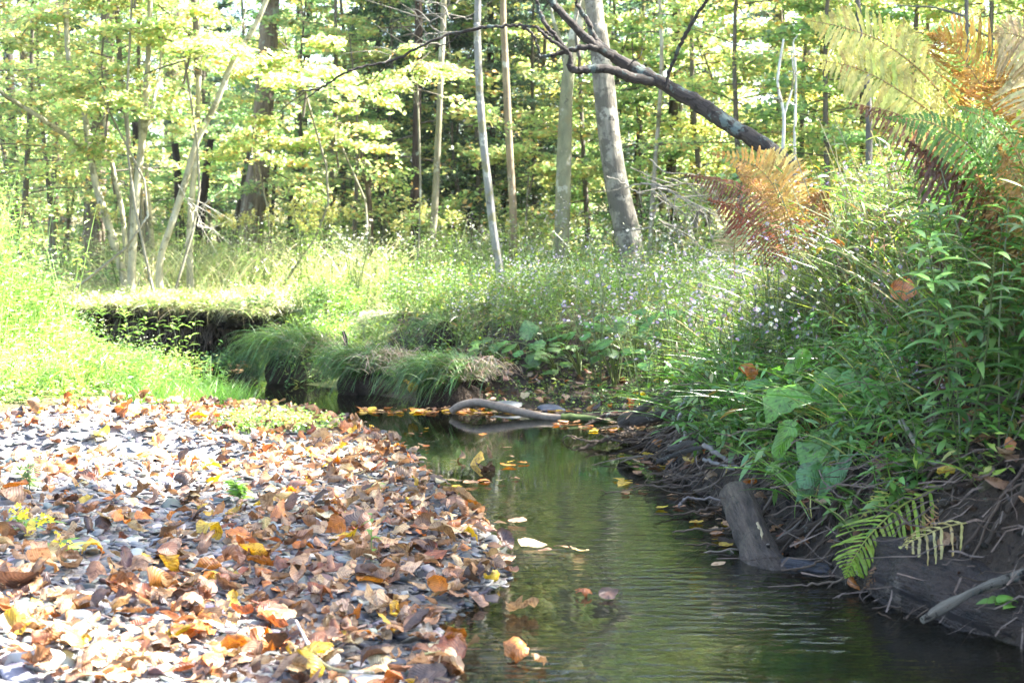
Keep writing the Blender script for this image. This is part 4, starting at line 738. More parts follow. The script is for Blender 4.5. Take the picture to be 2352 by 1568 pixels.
# bare branch tangles
def tangle(name, label, px, py, d, n, spread, seed, col=(.20, .18, .15), a0=-.35, side=1, fan=.5):
    r = np.random.default_rng(seed); o0 = P(px, py, d); root = empty(name, o0, label, 'branch')
    for i in range(n):
        a = a0+r.normal(0, fan); l = spread*r.uniform(.45, 1); dv = np.array([math.cos(a)*side, r.normal(0, .35), math.sin(a)]); s0 = r.normal(0, .16, 3); b1 = r.normal(0, .10, 3)*l; m = MB()
        p = [s0, s0+dv*l*.3+b1, s0+dv*l*.65+b1*.3+r.normal(0, .05, 3), s0+dv*l+r.normal(0, .1, 3)]; tube(m, p, [.007, .006, .004, .0015], k=5, sub=5, wob=.006, rng=r)
        for _ in range(5):
            s = p[1]+(p[3]-p[1])*r.random(); e = dv*r.uniform(.1, .4)+r.normal(0, .20, 3); tube(m, [s, s+e*.4+r.normal(0, .03, 3), s+e], [.0045, .003, .0012], k=4, sub=3)
        m.build('branch', M_TWIG, root, color=col)
    return root
tangle('dead_branch', 'fan of bleached bare branches drooping at the foot of the whitish trunk', 1500, 400, 13.5, 8, 1.1, 1, a0=-.6)
tangle('dead_branch', 'bleached fallen boughs reaching toward the golden ferns', 1500, 450, 12.5, 7, .9, 2, a0=-.45, fan=.3)
tangle('dead_branch', 'bare pale twigs caught high among yellow leaves left of the curved sapling', 1040, 70, 12.0, 8, .65, 3, a0=.35, side=-1)
tangle('dead_branch', 'pale curly twigs hanging beside the leaning pale stem', 425, 470, 14.6, 3, .3, 4, (.30, .28, .24), a0=-.9, side=1)
# ---------------------------------------------------------------- roots, undergrowth and plants
rng = np.random.default_rng(71)
def bankroot(x, y, dz, dx, dy, L, r0, col, lab, group, n=6, name='exposed_root', tw=2, lift=.03):
    pts = []; px_, py_ = x, y; a = math.atan2(dy, dx)
    for i in range(n):
        t = i/(n-1); pts.append([px_, py_, max(hz(px_, py_), -.02)+lift+dz*math.sin(t*3.1)+rng.normal(0, .012)]); a += rng.normal(0, .22); px_ += math.cos(a)*L/n; py_ += math.sin(a)*L/n
    pts = np.array(pts); lo = pts[0].copy(); m = MB(); tube(m, pts-lo, np.linspace(r0, r0*.35, n), k=8, sub=6, rn=.07, rng=rng, wob=.003)
    for _ in range(tw):
        i = rng.integers(1, n-1); s = pts[i]-lo; e = rng.normal(0, 1, 3)*(.16, .12, .06)-(0.04, .02, .06); tube(m, [s, s+e*.5+rng.normal(0, .015, 3), s+e], [r0*.45, r0*.3, r0*.12], k=5, sub=4, wob=.002, rng=rng)
    o = m.build(name, M_TWIG if r0 < .012 else M_BARK, color=col); o.location = tuple(lo); tag(o, lab, 'root', group)
RC = [(.085, .060, .042), (.12, .09, .066), (.055, .038, .027), (.16, .13, .10)]
for k in range(58):
    y = 4.0+4.6*((k+rng.random())/58); sx = np.interp(y, [3.7, 4.2, 4.9, 5.75, 6.4, 7.4, 8.6], [1.42, 1.2, .98, .86, .8, .74, .66]); x = sx+rng.uniform(.05, .75)
    thick = k % 5 == 0; bankroot(x, y, rng.uniform(0, .05), -rng.uniform(.5, 1), rng.normal(-.2, .5), rng.uniform(.35, .9), rng.uniform(.014, .026) if thick else rng.uniform(.004, .010), RC[rng.integers(4)],
        ('thick gnarled root ' if thick else 'thin bare root ')+nearby(x, y, hz(x, y)), 'roots laid bare along the right bank')
B2 = 'twisted'
for (L_, r_, c_, lb) in (([(1425, 975, 7.6), (1480, 935, 7.5), (1540, 905, 7.4), (1600, 880, 7.3), (1680, 850, 7.2)], .022, (.10, .085, .07), 'weathered grey root running up from the water beside the driftwood'),
  ([(1560, 1025, 6.9), (1575, 1000, 6.9), (1562, 960, 6.85), (1570, 925, 6.8), (1590, 895, 6.8)], .011, (.36, .33, .31), 'pale crooked stick standing upright at the water edge'),
  ([(1540, 1030, 6.7), (1590, 1018, 6.6), (1640, 1008, 6.5), (1680, 1000, 6.4)], .020, (.15, .13, .11), 'stout grey-brown root just above the water'),
  ([(1510, 1060, 6.4), (1580, 1035, 6.3), (1640, 1022, 6.2), (1690, 1010, 6.1)], .012, (.10, .09, .08), 'long straight root parallel to the waterline'),
  ([(1615, 1020, 6.0), (1660, 1050, 5.95), (1705, 1078, 5.9), (1740, 1090, 5.85)], .011, (.20, .18, .16), 'grey root sloping down behind the cut log'),
  ([(1735, 1065, 5.7), (1738, 1095, 5.7), (1745, 1112, 5.65), (1790, 1120, 5.6), (1840, 1115, 5.55), (1890, 1085, 5.5)], .015, (.13, .12, .105), 'smooth grey root curving right from behind the cut log'),
  ([(1615, 1055, 6.1), (1660, 1070, 6.0), (1715, 1080, 5.9)], .010, (.17, .155, .14), 'knobbly root ending at the log'),
  ([(1880, 1205, 4.9), (1910, 1150, 4.9), (1940, 1105, 4.92), (1985, 1075, 4.95), (2060, 1045, 5.0)], .014, (.05, .035, .03), 'black root forking above the fern tips'),
  ([(2070, 965, 4.6), (2095, 1010, 4.55), (2130, 1050, 4.5), (2190, 1075, 4.45), (2360, 1103, 4.4)], .010, (.22, .21, .18), 'long pale twig drooping across the dark bank above the ferns'),
  ([(1990, 1260, 4.5), (2120, 1190, 4.5), (2230, 1140, 4.5), (2370, 1100, 4.5)], .008, (.30, .12, .045), 'red-brown fern stalk lying above the green frond'),
  ([(1830, 1170, 5.1), (1900, 1110, 5.1), (1990, 1060, 5.1), (2120, 1010, 5.1), (2200, 970, 5.1), (2360, 900, 5.1)], .012, (.06, .042, .036), 'dark root climbing the bank under the broad leaves'),
  ([(1560, 1165, 5.3), (1570, 1150, 5.3), (1600, 1143, 5.3), (1670, 1150, 5.28)], .006, (.14, .12, .11), 'small bare twig lying in the water left of the cut log'),
  ([(1430, 965, 7.7), (1490, 960, 7.4), (1560, 945, 7.2), (1640, 925, 7.0), (1700, 930, 6.8)], .036, (.07, .056, .047), 'thickest dark root half buried at the foot of the bank')):
    stick('exposed_root', lb, [P(*p) for p in L_], np.linspace(r_, r_*.6, len(L_)), M_TWIG if r_ < .012 else M_BARK, c_, 'root', k=8, sub=6, rn=.06, wob=.004, seed=len(lb))
# fine hanging rootlets of the two cut banks
mb = MB()
def rootlets(x0, y0, x1, y1, n, ztop, L0, L1, spread=.04, dx=0.0):
    t = rng.random(n); b = np.stack([x0+(x1-x0)*t, y0+(y1-y0)*t, np.full(n, ztop)], 1)+rng.normal(0, 1, (n, 3))*(spread, spread, .03)
    dv = np.array([dx, -.15, -1.])+rng.normal(0, .28, (n, 3)); ribbons(mb, b, dv, rng.standard_normal((n, 3)), rng.uniform(L0, L1, n), rng.uniform(.003, .009, n), seg=4, droop=rng.uniform(-.1, .2, n), col=pal(rng, n, [(.10, .075, .055), (.16, .13, .10), (.06, .045, .035)]), prof='strap', twist=1.5)
rootlets(-5.5, 14.55, -3.9, 13.95, 260, .36, .1, .34); rootlets(-3.9, 13.9, -2.7, 13.5, 420, .36, .08, .36); rootlets(-2.7, 13.5, -2.3, 13.0, 120, .36, .1, .3)
p = sample(rng, 1500, .7, 3.3, 3.7, 8.6, lambda x, y, d, H, ins, lv: (~ins & (H > .8) & (d < 1.0)), 20)
dv = np.stack([rng.normal(-.7, .5, len(p)), rng.normal(-.3, .6, len(p)), rng.normal(-.25, .3, len(p))], 1); ribbons(mb, p+(0, 0, .03), dv, rng.standard_normal((len(p), 3)), rng.uniform(.08, .38, len(p)), rng.uniform(.002, .006, len(p)), seg=5, droop=rng.uniform(-.08, .12, len(p)), col=pal(rng, len(p), [(.11, .085, .065), (.20, .165, .13), (.06, .045, .035), (.28, .22, .16)]), prof='even', twist=2)
for i_ in range(len(mb.V)):
    V = mb.V[i_].copy(); ph = np.repeat(rng.uniform(0, 6.28, (len(V)//10+1, 3)), 10, axis=0)[:len(V)]; mb.V[i_] = V+.010*np.sin(V[:, [1, 2, 0]]*38+ph)+.006*np.sin(V[:, [2, 0, 1]]*90+ph)
o = mb.build('rootlets', M_TWIG, smooth=False, color=(.12, .09, .07)); tag(o, 'mat of fine hanging rootlets on the eroded bank faces', 'roots', kind='stuff')
# overhanging sod ledge of the undercut bank
mb = MB(); pts = np.array([(-8, 15.35), (-6, 14.85), (-5, 14.5), (-3.9, 14.05), (-3.3, 13.8), (-2.75, 13.55), (-2.4, 13.1), (-2.25, 12.7)]); Q = catmull(pts, 14); n = len(Q); tn = nrm(np.gradient(Q, axis=0)); out_ = np.stack([tn[:, 1], -tn[:, 0]], 1)
rr = []; pr = [(.30, -.03, .0), (.05, .0, 0), (-.14, -.04, 1), (-.24, -.09, 1), (-.25, -.15, 1), (-.12, -.20, 1), (.14, -.15, 1)]
for i, (o_, z_, k) in enumerate(pr):
    jit = rng.normal(0, .07, n)*k; rr.append(np.column_stack([Q-out_*(o_+jit)[:, None]*1.0, .535+z_+rng.normal(0, .035, n)*k+0*Q[:, 0]]))
V = np.stack(rr, 1); m = len(pr); a = np.arange(n-1)[:, None]*m+np.arange(m-1)[None]; cc = np.zeros((n, m, 3)); cc[:] = (.014, .010, .007); cc[:, :3] = (.16, .15, .06); cc[:, 3] = (.05, .045, .02)  # underside painted near black to deepen the shade below the lip
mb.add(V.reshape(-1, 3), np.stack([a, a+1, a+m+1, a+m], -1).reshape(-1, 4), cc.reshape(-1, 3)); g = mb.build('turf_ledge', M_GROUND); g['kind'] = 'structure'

# --- ground cover as masses
def herbs(mb, p, hlo, hhi, nl, lL, lW, cols, wts, stemc=(.10, .14, .04), lean=.18, flowers=0, fcols=None, fs=.016, leanx=0., seg=2, fr=.4, upk=.45, yellowing=.0, spread=.06):
    n = len(p)
    if n == 0: return
    H = rng.uniform(hlo, hhi, n)*(1+.55*noise2(p[:, 0], p[:, 1], 2.6, 8)); a = rng.uniform(0, 6.28, n); dv = np.stack([np.cos(a)*lean+leanx, np.sin(a)*lean, np.ones(n)], 1); dv = nrm(dv)
    ribbons(mb, p-(0, 0, .02), dv, rng.standard_normal((n, 3)), H, .006+.002*rng.random(n), seg=2, droop=.05, col=stemc, prof='strap')
    t = rng.uniform(.12, 1, (n, nl)); b = p[:, None]+dv[:, None]*(H[:, None]*t)[..., None]; b = b.reshape(-1, 3); N = len(b); az = rng.uniform(0, 6.28, N)
    b = b+rng.normal(0, spread*.4, (N, 3))
    ld = np.stack([np.cos(az), np.sin(az), rng.normal(upk, .35, N)], 1); up = np.array([0, 0, 1.])+rng.normal(0, .35, (N, 3)); c = np.repeat(pal(rng, n, cols, wts, .15)*(1+.5*noise2(p[:, 0], p[:, 1], 3.3, 18))[:, None].clip(.55, 1.6), nl, axis=0)*(1+.15*rng.standard_normal((N, 1)))
    if yellowing: c = np.where(rng.random((N, 1)) < yellowing, pal(rng, N, [(.40, .32, .05), (.28, .16, .06), (.35, .35, .10)]), c)
    sz = (1.15-.5*t.ravel())*rng.uniform(.6, 1.25, N)
    if seg <= 1: leafcards(mb, b+nrm(ld)*(lL*sz*.5)[:, None], ld, up, lL*sz, lW*sz, c.clip(.01, .8))
    else: ribbons(mb, b, ld, up, lL*sz, lW*sz, seg=seg, droop=rng.uniform(.1, .5, N), col=c.clip(.01, .8), prof='lance', fold=.0)
    if flowers:
        k = rng.random(n) < fr*np.clip(.15+2.6*noise2(p[:, 0], p[:, 1], 2.2, 77)+.5, .03, 2.2); q = (p+dv*H[:, None]*.97)[k]; m_ = len(q); 
        if not m_: return
        f = q[:, None]+rng.normal(0, 1, (m_, flowers, 3))*(spread, spread, spread*.6); f = f.reshape(-1, 3); blooms(mb, f, fs, np.repeat(pal(rng, m_, fcols, None, .08), flowers, axis=0))
def blooms(mb, f, fs, c, k=7, mi=0):
    N = len(f); th = np.linspace(0, 2*np.pi, 2*k, endpoint=False); r = np.where(np.arange(2*k) % 2 == 0, 1., .45)
    nn = nrm(np.stack([rng.normal(-.1, .5, N), rng.normal(-.45, .45, N), rng.uniform(.3, 1, N)], 1)); s1 = nrm(np.cross(nn, (0, 0, 1.))); s2 = np.cross(nn, s1); s = fs*rng.uniform(.7, 1.2, N)*.5
    V = f[:, None]+s[:, None, None]*r[None, :, None]*(np.cos(th)[None, :, None]*s1[:, None]+np.sin(th)[None, :, None]*s2[:, None])
    V = np.concatenate([f[:, None]-nn[:, None]*s[:, None, None]*.12, V], 1); a = np.arange(2*k); F = np.stack([np.zeros(2*k, int), a+1, (a+1) % (2*k)+1], 1)
    cc = np.repeat(c[:, None], 2*k+1, axis=1).copy(); cc[:, 0] = (.6, .45, .08); mb.add(V.reshape(-1, 3), (F[None]+(np.arange(N)*(2*k+1))[:, None, None]).reshape(-1, 3), cc.reshape(-1, 3), None, mi)
def blades(mb, p, L0, L1, W, cols, wts=None, lean=.35, droop=.35, tip=None, lx=0., ly=0., seg=4, per=1, spread=.03):
    p = np.repeat(p, per, axis=0)+rng.normal(0, spread, (len(p)*per, 3))*(1, 1, 0); n = len(p)
    if n == 0: return
    a = rng.uniform(0, 6.28, n); dv = np.stack([np.cos(a)*lean*rng.random(n)+lx, np.sin(a)*lean*rng.random(n)+ly, np.ones(n)], 1); L = rng.uniform(L0, L1, n); up = np.stack([-np.sin(a), np.cos(a), np.zeros(n)], 1)+rng.normal(0, .5, (n, 3))
    # bend sideways by drooping along the lean: shear the ribbon after building
    k0 = mb.n; i0 = len(mb.V); c = pal(rng, n, cols, wts); ribbons(mb, p-(0, 0, .01), dv, up, L, W*rng.uniform(.6, 1.2, n), seg=seg, droop=droop*rng.uniform(.4, 1.3, n), col=c, col1=c if tip is None else c*.5+np.array(tip)*.5, prof='grass')
    V = mb.V[i0].reshape(n, seg+1, 2, 3); t = np.linspace(0, 1, seg+1)**2; V[..., :2] += (t[None, :, None]*L[:, None, None]*.45)[..., None]*np.stack([np.cos(a)+lx*2, np.sin(a)+ly*2], 1)[:, None, None]; mb.V[i0] = V.reshape(-1, 3)
HG = [(.10, .175, .025), (.15, .24, .035), (.07, .13, .025), (.22, .29, .045), (.12, .19, .045)]
HL = [(.20, .34, .06), (.28, .42, .08), (.14, .28, .05), (.34, .42, .12), (.24, .40, .14)]
HP = [(.42, .48, .20), (.52, .52, .28), (.34, .42, .16), (.56, .52, .32)]  # pale dry plants, lightened further to stand for overexposed sunlight
LAV = [(.25, .21, .58), (.31, .28, .62), (.38, .37, .66)]
# left bank
mb = MB(); Lb = lambda x, y, d, H, ins, lv: (~ins & (lv > .15) & (x < -1.2) & inframe(x, y, .5))*np.where(lv > .8, 1, .6)
p = sample(rng, 2300, -6.2, -1.4, 7.8, 13.2, Lb, 30); hf = np.clip((leftveg(p[:, 0], p[:, 1])-.1)/1.9, .10, 1)*np.clip(shore(p[:, 0], p[:, 1])[0]/1.8, .12, 1)*np.where((p[:, 0]/p[:, 1] > -.295) & (p[:, 1] > 10.1), .35, 1)
for lo, hi in ((0, .35), (.35, .7), (.7, 1.01)):
    k = (hf >= lo) & (hf < hi); s = (lo+hi)/2; herbs(mb, p[k], .12+.26*s, .18+.70*s, 16, .055, .014+.006*s, HL, None, (.2, .3, .08), .25, 5, [(.7, .75, .7)], .012, seg=1, fr=.12, upk=.3, spread=.08)
p = sample(rng, 700, -6, -1.5, 8.0, 12.6, Lb, 20); blades(mb, p[shore(p[:, 0], p[:, 1])[0] > .8], .18, .42, .009, HL, None, .5, .3, per=3)
p = sample(rng, 420, -3.6, -1.7, 8.3, 10.4, lambda x, y, d, H, ins, lv: ~ins & (lv > -.25) & (lv < .5) & (d < 1.0), 20); blades(mb, p, .09, .22, .006, [(.16, .34, .05), (.24, .42, .08), (.12, .26, .04)], None, .3, .12, per=6, spread=.05)
p = sample(rng, 500, -4.5, -1.6, 8.0, 10.5, lambda x, y, d, H, ins, lv: ~ins & (lv > -.1) & (lv < .9), 20); herbs(mb, p, .03, .10, 8, .04, .028, HL, None, (.2, .3, .08), .4, seg=1, upk=.2)
p = sample(rng, 70, -5.5, -2.0, 9, 12.6, lambda x, y, d, H, ins, lv: ~ins & (lv > .5) & (d > 1.0), 20); herbs(mb, p, .4, .8, 16, .13, .017, [(.22, .38, .08), (.32, .46, .12)], None, (.2, .3, .1), .4, seg=3, upk=.5)
p = sample(rng, 420, -6.5, -2.9, 9.0, 12.6, lambda x, y, d, H, ins, lv: ~ins & (lv > .8) & (x < -.285*y) & (d > .8), 30); herbs(mb, p, .7, 1.2, 28, .065, .018, HL, None, (.2, .3, .08), .22, 6, [(.7, .75, .7)], .014, seg=1, fr=.12, upk=.3, spread=.09)
o = mb.build('left_bank_undergrowth', M_HERB, smooth=False); tag(o, 'bright lime-green weeds and grass covering the sunlit bank', 'undergrowth', kind='stuff')
# far plateau beyond the bend
mb = MB(); Pf = lambda x, y, d, H, ins, lv: (~ins & (y > 12.6) & (x < .3) & (d > .04) & inframe(x, y, .5) & ((y > 13.0) | (x > -2.4)))
p = sample(rng, 2300, -6.8, .3, 12.6, 16.4, Pf, 30); herbs(mb, p, .05, .20, 9, .045, .018, HP+HL[:2], None, (.3, .3, .12), .4, 4, [(.75, .75, .72)], .012, seg=1, fr=.15, spread=.07)
blades(mb, p[::2], .08, .22, .006, HP, None, .5, .3, per=3, seg=3)
p = sample(rng, 900, -7.4, .5, 15.6, 19.5, lambda x, y, d, H, ins, lv: inframe(x, y, .5)*np.where(x > -4.2, 1, .35), 20); herbs(mb, p, .35, .85, 16, .075, .018, HL+HP, None, (.3, .34, .14), .22, 8, [(.80, .82, .84), (.7, .72, .8)], .02, seg=1, fr=.35, upk=.4, spread=.09)
p = sample(rng, 160, -4.6, -1.2, 15.5, 18, lambda x, y, d, H, ins, lv: x == x, 9); blades(mb, p, .5, .95, .012, HP+[(.5, .46, .26)], None, .4, .35, per=7, spread=.07)
ps = np.stack([np.interp(np.linspace(0, 1, 1300), np.linspace(0, 1, n), Q[:, 0]), np.interp(np.linspace(0, 1, 1300), np.linspace(0, 1, n), Q[:, 1]), np.full(1300, .51)], 1)-np.array([0, .15, 0])+rng.normal(0, 1, (1300, 3))*(.07, .10, .02)
herbs(mb, ps, .02, .12, 8, .045, .03, HP+HL[:2]+[(.14, .2, .05)], None, (.2, .2, .08), .9, seg=1, upk=-.1)
blades(mb, ps[::2]-(0, .1, .03), .10, .38, .007, HP+[(.28, .24, .12), (.14, .2, .05)], None, .9, .9, per=2, ly=-.5, seg=4)
o = mb.build('far_bank_undergrowth', M_HERB, smooth=False); tag(o, 'pale herbs and grass, painted lighter for glaring sun, on the bank top past the undercut', 'undergrowth', kind='stuff')
# middle bank: asters and small green herbs
mb = MB(); Pm = lambda x, y, d, H, ins, lv: (~ins & (H > .4) & (d > .18) & (y > 8.6) & (x > -2.6) & inframe(x, y, .5))
p = sample(rng, 3800, -2.6, 5.8, 8.8, 14.5, lambda *a: Pm(*a)*np.where(a[2] < .7, .35, 1)*np.where((a[2] < 1.0) & (a[0] > -.45) & (a[0] < 1.3) & (a[1] < 10.3), .12, 1), 30); dd_, *_ = shore(p[:, 0], p[:, 1]); low = dd_ < 1.0
herbs(mb, p[low], .08, .26, 11, .045, .020, HG+[(.16, .24, .09)], None, (.1, .14, .05), .35, 4, LAV, .014, seg=1, fr=.06, upk=.25)
low2 = (~low) & (p[:, 0] < -1.2) & (p[:, 1] < 14.6); herbs(mb, p[low2], .08, .25, 12, .045, .016, HG+HL, None, (.12, .16, .06), .35, 8, LAV, .018, seg=1, fr=.2, upk=.3); low = low | low2
herbs(mb, p[~low], .22, .48, 20, .055, .017, HG+HL[2:3]+[(.17, .26, .10)], None, (.12, .16, .06), .28, 12, LAV, .022, seg=1, fr=.13, upk=.4, yellowing=.06, spread=.075)
blades(mb, p[::5], .2, .5, .007, HG+HL[:1]+[(.3, .26, .12)], None, .5, .35, per=4)
p = sample(rng, 1100, -1, 7.4, 14.0, 18.5, lambda x, y, d, H, ins, lv: inframe(x, y, .5), 20); herbs(mb, p, .4, .85, 16, .07, .018, HG+HL[:3]+HP[:1], None, (.14, .18, .07), .22, 8, LAV+[(.8, .82, .85)], .02, seg=1, fr=.4, upk=.4, spread=.09)
o = mb.build('middle_bank_undergrowth', M_HERB, smooth=False); tag(o, 'soft green herbs dotted with lavender flowers on the middle bank', 'undergrowth', kind='stuff')
# right bank
mb = MB(); Pr = lambda x, y, d, H, ins, lv: (~ins & (x > .7) & (y < 9.4) & (d > .22) & inframe(x, y, .6))*np.where(d < .5, .5, 1)*np.where((y < 5.2), np.where(d < .42, .3, 1), 1)
p = sample(rng, 3900, .9, 4.4, 3.7, 9.4, Pr, 40); dd_, *_ = shore(p[:, 0], p[:, 1]); low = dd_ < .58
herbs(mb, p[low], .06, .24, 12, .055, .020, HG+[(.14, .24, .05)], None, (.09, .12, .04), .5, 3, LAV, .014, leanx=-.25, seg=2, fr=.06, upk=.2, yellowing=.06)
herbs(mb, p[~low], .25, .55, 18, .060, .013, HG+[(.14, .24, .05), (.2, .28, .08)], None, (.12, .13, .05), .3, 9, LAV, .019, leanx=-.12, seg=2, fr=.09, upk=.35, yellowing=.09, spread=.06)
q_ = p[~low]; herbs(mb, q_[::3], .3, .75, 13, .12, .017, [(.10, .20, .04), (.15, .26, .06), (.20, .30, .07)], None, (.16, .14, .06), .25, 0, leanx=-.15, seg=3, upk=.35, yellowing=.08)
blades(mb, q_[1::3], .3, .75, .009, HG+[(.2, .28, .06), (.36, .30, .16), (.3, .34, .12)], None, .5, .35, per=3, lx=-.12)
k = q_[::4]; herbs(mb, k, .2, .6, 7, .08, .02, [(.16, .09, .05), (.22, .13, .07)], None, (.14, .09, .06), .3, 0, seg=2, upk=-.5)
p = sample(rng, 60, .95, 1.5, 4.6, 5.6, lambda x, y, d, H, ins, lv: ~ins & (d < .5) & (d > .08), 20); blades(mb, p, .12, .34, .008, [(.16, .32, .05), (.10, .2, .04), (.34, .34, .08)], None, .6, .25, per=3, lx=-.2)
p = sample(rng, 620, .8, 2.6, 4.3, 7.6, lambda x, y, d, H, ins, lv: (~ins & (d > .12) & (d < .62) & inframe(x, y))*np.where(y < 5.0, .5, 1), 30)
herbs(mb, p, .08, .26, 9, .085, .026, [(.07, .18, .03), (.11, .24, .04), (.15, .27, .05)], None, (.09, .12, .04), .7, 0, leanx=-.5, seg=3, upk=-.05, yellowing=.05)
blades(mb, p[::3], .15, .4, .010, [(.10, .24, .04), (.16, .30, .05), (.05, .13, .03)], None, .6, .5, per=3, lx=-.45, ly=-.15, seg=5)
o = mb.build('right_bank_undergrowth', M_HERB, smooth=False); tag(o, 'dense mixed weeds, grass and asters clothing the near shaded bank', 'undergrowth', kind='stuff')
# mud flat by driftwood + waterline cress
mb = MB(); p = sample(rng, 420, -.3, 1.3, 8.9, 10.5, lambda x, y, d, H, ins, lv: ~ins & (d > .1) & (d < 1.3), 20); herbs(mb, p, .02, .07, 7, .03, .02, HG, None, (.1, .14, .04), .4, seg=1, upk=.2)
p = np.column_stack([rng.uniform(-2.9, -2.1, 120), rng.uniform(12.9, 13.5, 120), np.full(120, .01)]); herbs(mb, p, .02, .07, 7, .035, .03, [(.10, .22, .09), (.14, .26, .12)], None, (.1, .18, .06), .4, seg=1)
p = sample(rng, 300, -1.6, -.9, 7.5, 9.0, lambda x, y, d, H, ins, lv: ~ins & (H < .16) & (np.hypot(x+1.42, (y-8.05)*.8) < .42), 30)
if len(p): herbs(mb, p, .03, .08, 8, .03, .024, [(.22, .36, .07), (.28, .42, .1)], None, (.2, .3, .08), .4, seg=1, upk=.2)
o = mb.build('low_weeds', M_HERB, smooth=False); tag(o, 'low creeping weeds on the mud and gravel', 'weeds', kind='stuff')
# forest floor
mb = MB(); p = sample(rng, 2600, -16, 16, 18, 42, lambda x, y, d, H, ins, lv: inframe(x, y, .5), 10); herbs(mb, p, .15, .6, 12, .13, .06, GREEN+YG[:2]+[(.3, .24, .1)], None, (.1, .1, .05), .4, seg=1, upk=.25, spread=.2)
o = mb.build('forest_floor_plants', M_HERB, smooth=False); tag(o, 'patchy green growth on the floor of the wood', 'undergrowth', kind='stuff')

# --- sedge tussocks
def tussock(label, cx_, cy_, s, n, zb, seed, brown=.25, L=.6, dirx=-1.0):
    r = np.random.default_rng(seed); gz = max(hz(cx_, cy_), -.03); root = empty('sedge_tussock', (cx_, cy_, gz), label, 'sedge')
    m = MB(); V = IV2*np.array([.24*s, .20*s, .30*s])*(1+.10*np.sin(IV2*7).sum(1, keepdims=True)); m.add(V, IF2, (.035, .025, .018)); m.build('root_mound', M_GROUND, root)
    for nm, N, kk in (('green_blades', n, 0), ('dead_blades', int(n*brown), 1)):
        a = r.uniform(-1.4, 1.4, N) if not kk else r.uniform(-2.4, 2.4, N); b = np.stack([r.normal(.03, .14, N)*s+(.12*s if kk else 0), r.normal(0, .13, N)*s, r.uniform(.20, .34, N)*s], 1)
        dv = np.stack([dirx*np.cos(a)*r.uniform(.7, 1.3, N), np.sin(a)*r.uniform(.3, .7, N)-.10, r.uniform(.35, 1.05, N)], 1)
        c0 = pal(r, N, [(.30, .25, .16), (.22, .20, .09)] if not kk else [(.30, .23, .16), (.22, .16, .12), (.38, .31, .22)]); c1 = pal(r, N, [(.045, .125, .025), (.07, .17, .03), (.11, .21, .035), (.16, .22, .05)], (3, 3, 2, 1)) if not kk else c0
        mm = MB(); Ls = L*s*r.uniform(.6, 1.2, N)*(1 if not kk else .6)
        ribbons(mm, b, dv, r.standard_normal((N, 3))*.4+(0, 0, 1), Ls, r.uniform(.0035, .007, N), seg=7, droop=r.uniform(.62, 1.05, N)*(1 if not kk else .8), col=c0 if not kk else c0, col1=c1, prof='strap'); V = mm.V[0].reshape(N, 8, 2, 3)
        if not kk:
            Cc = mm.C[0].reshape(N, 8, 2, 3).copy(); Cc[:, 1:] = Cc[:, 1:]*.15+c1[:, None, None]*.85; mm.C[0] = Cc.reshape(-1, 3)
        floor = .008-gz+.0; V[..., 2] = np.maximum(V[..., 2], floor+.02*r.random((N, 1, 1))); mm.V[0] = V.reshape(-1, 3); mm.build(nm, M_HERB, root, smooth=False)
    return root
tussock('sedge tussock combed over the water beside the driftwood, one yellow leaf on it', -.44, 9.6, .84, 1700, 0, 1, .25, .47)
tussock('sedge tussock with a brown thatched crown left of the yellow-leaf tussock', -1.08, 10.35, .84, 1500, 0, 2, .8, .44)
tussock('larger yellowish-green sedge tussock sweeping toward the bend', -1.72, 11.2, 1.0, 1700, 0, 3, .12, .50)
tussock('little straw-coloured sedge tussock behind the yellow-leaf one', -.28, 10.0, .5, 400, 0, 4, 1.3, .4)
tussock('spiky upright green sedge above the undercut hollow', -.55, 11.3, .55, 160, 0, 5, .2, .7)
V, F, uv, cc, *_ = one_leaf(rng, 'yellow', small=1.0); m = MB(); m.add(V@rotm(1.0, 0, 1).T, F, cc, uv); o = m.build('fallen_leaf', M_DRY); o.location = tuple(P(950, 880, 9.42)); tag(o, 'yellow leaf lodged in the sedge tussock by the driftwood', 'leaf')
m = MB(); tube(m, [(0, 0, -.1), (.01, 0, .10), (-.01, 0, .19)], [.02, .018, .012], k=8, sub=4, rn=.1, rng=rng, cap=True); o = m.build('dead_stub', M_BARK, color=(.05, .042, .036)); q = P(792, 815, 11.2); o.location = tuple(q); tag(o, 'dark upright snapped stub among lavender flowers', 'stump')

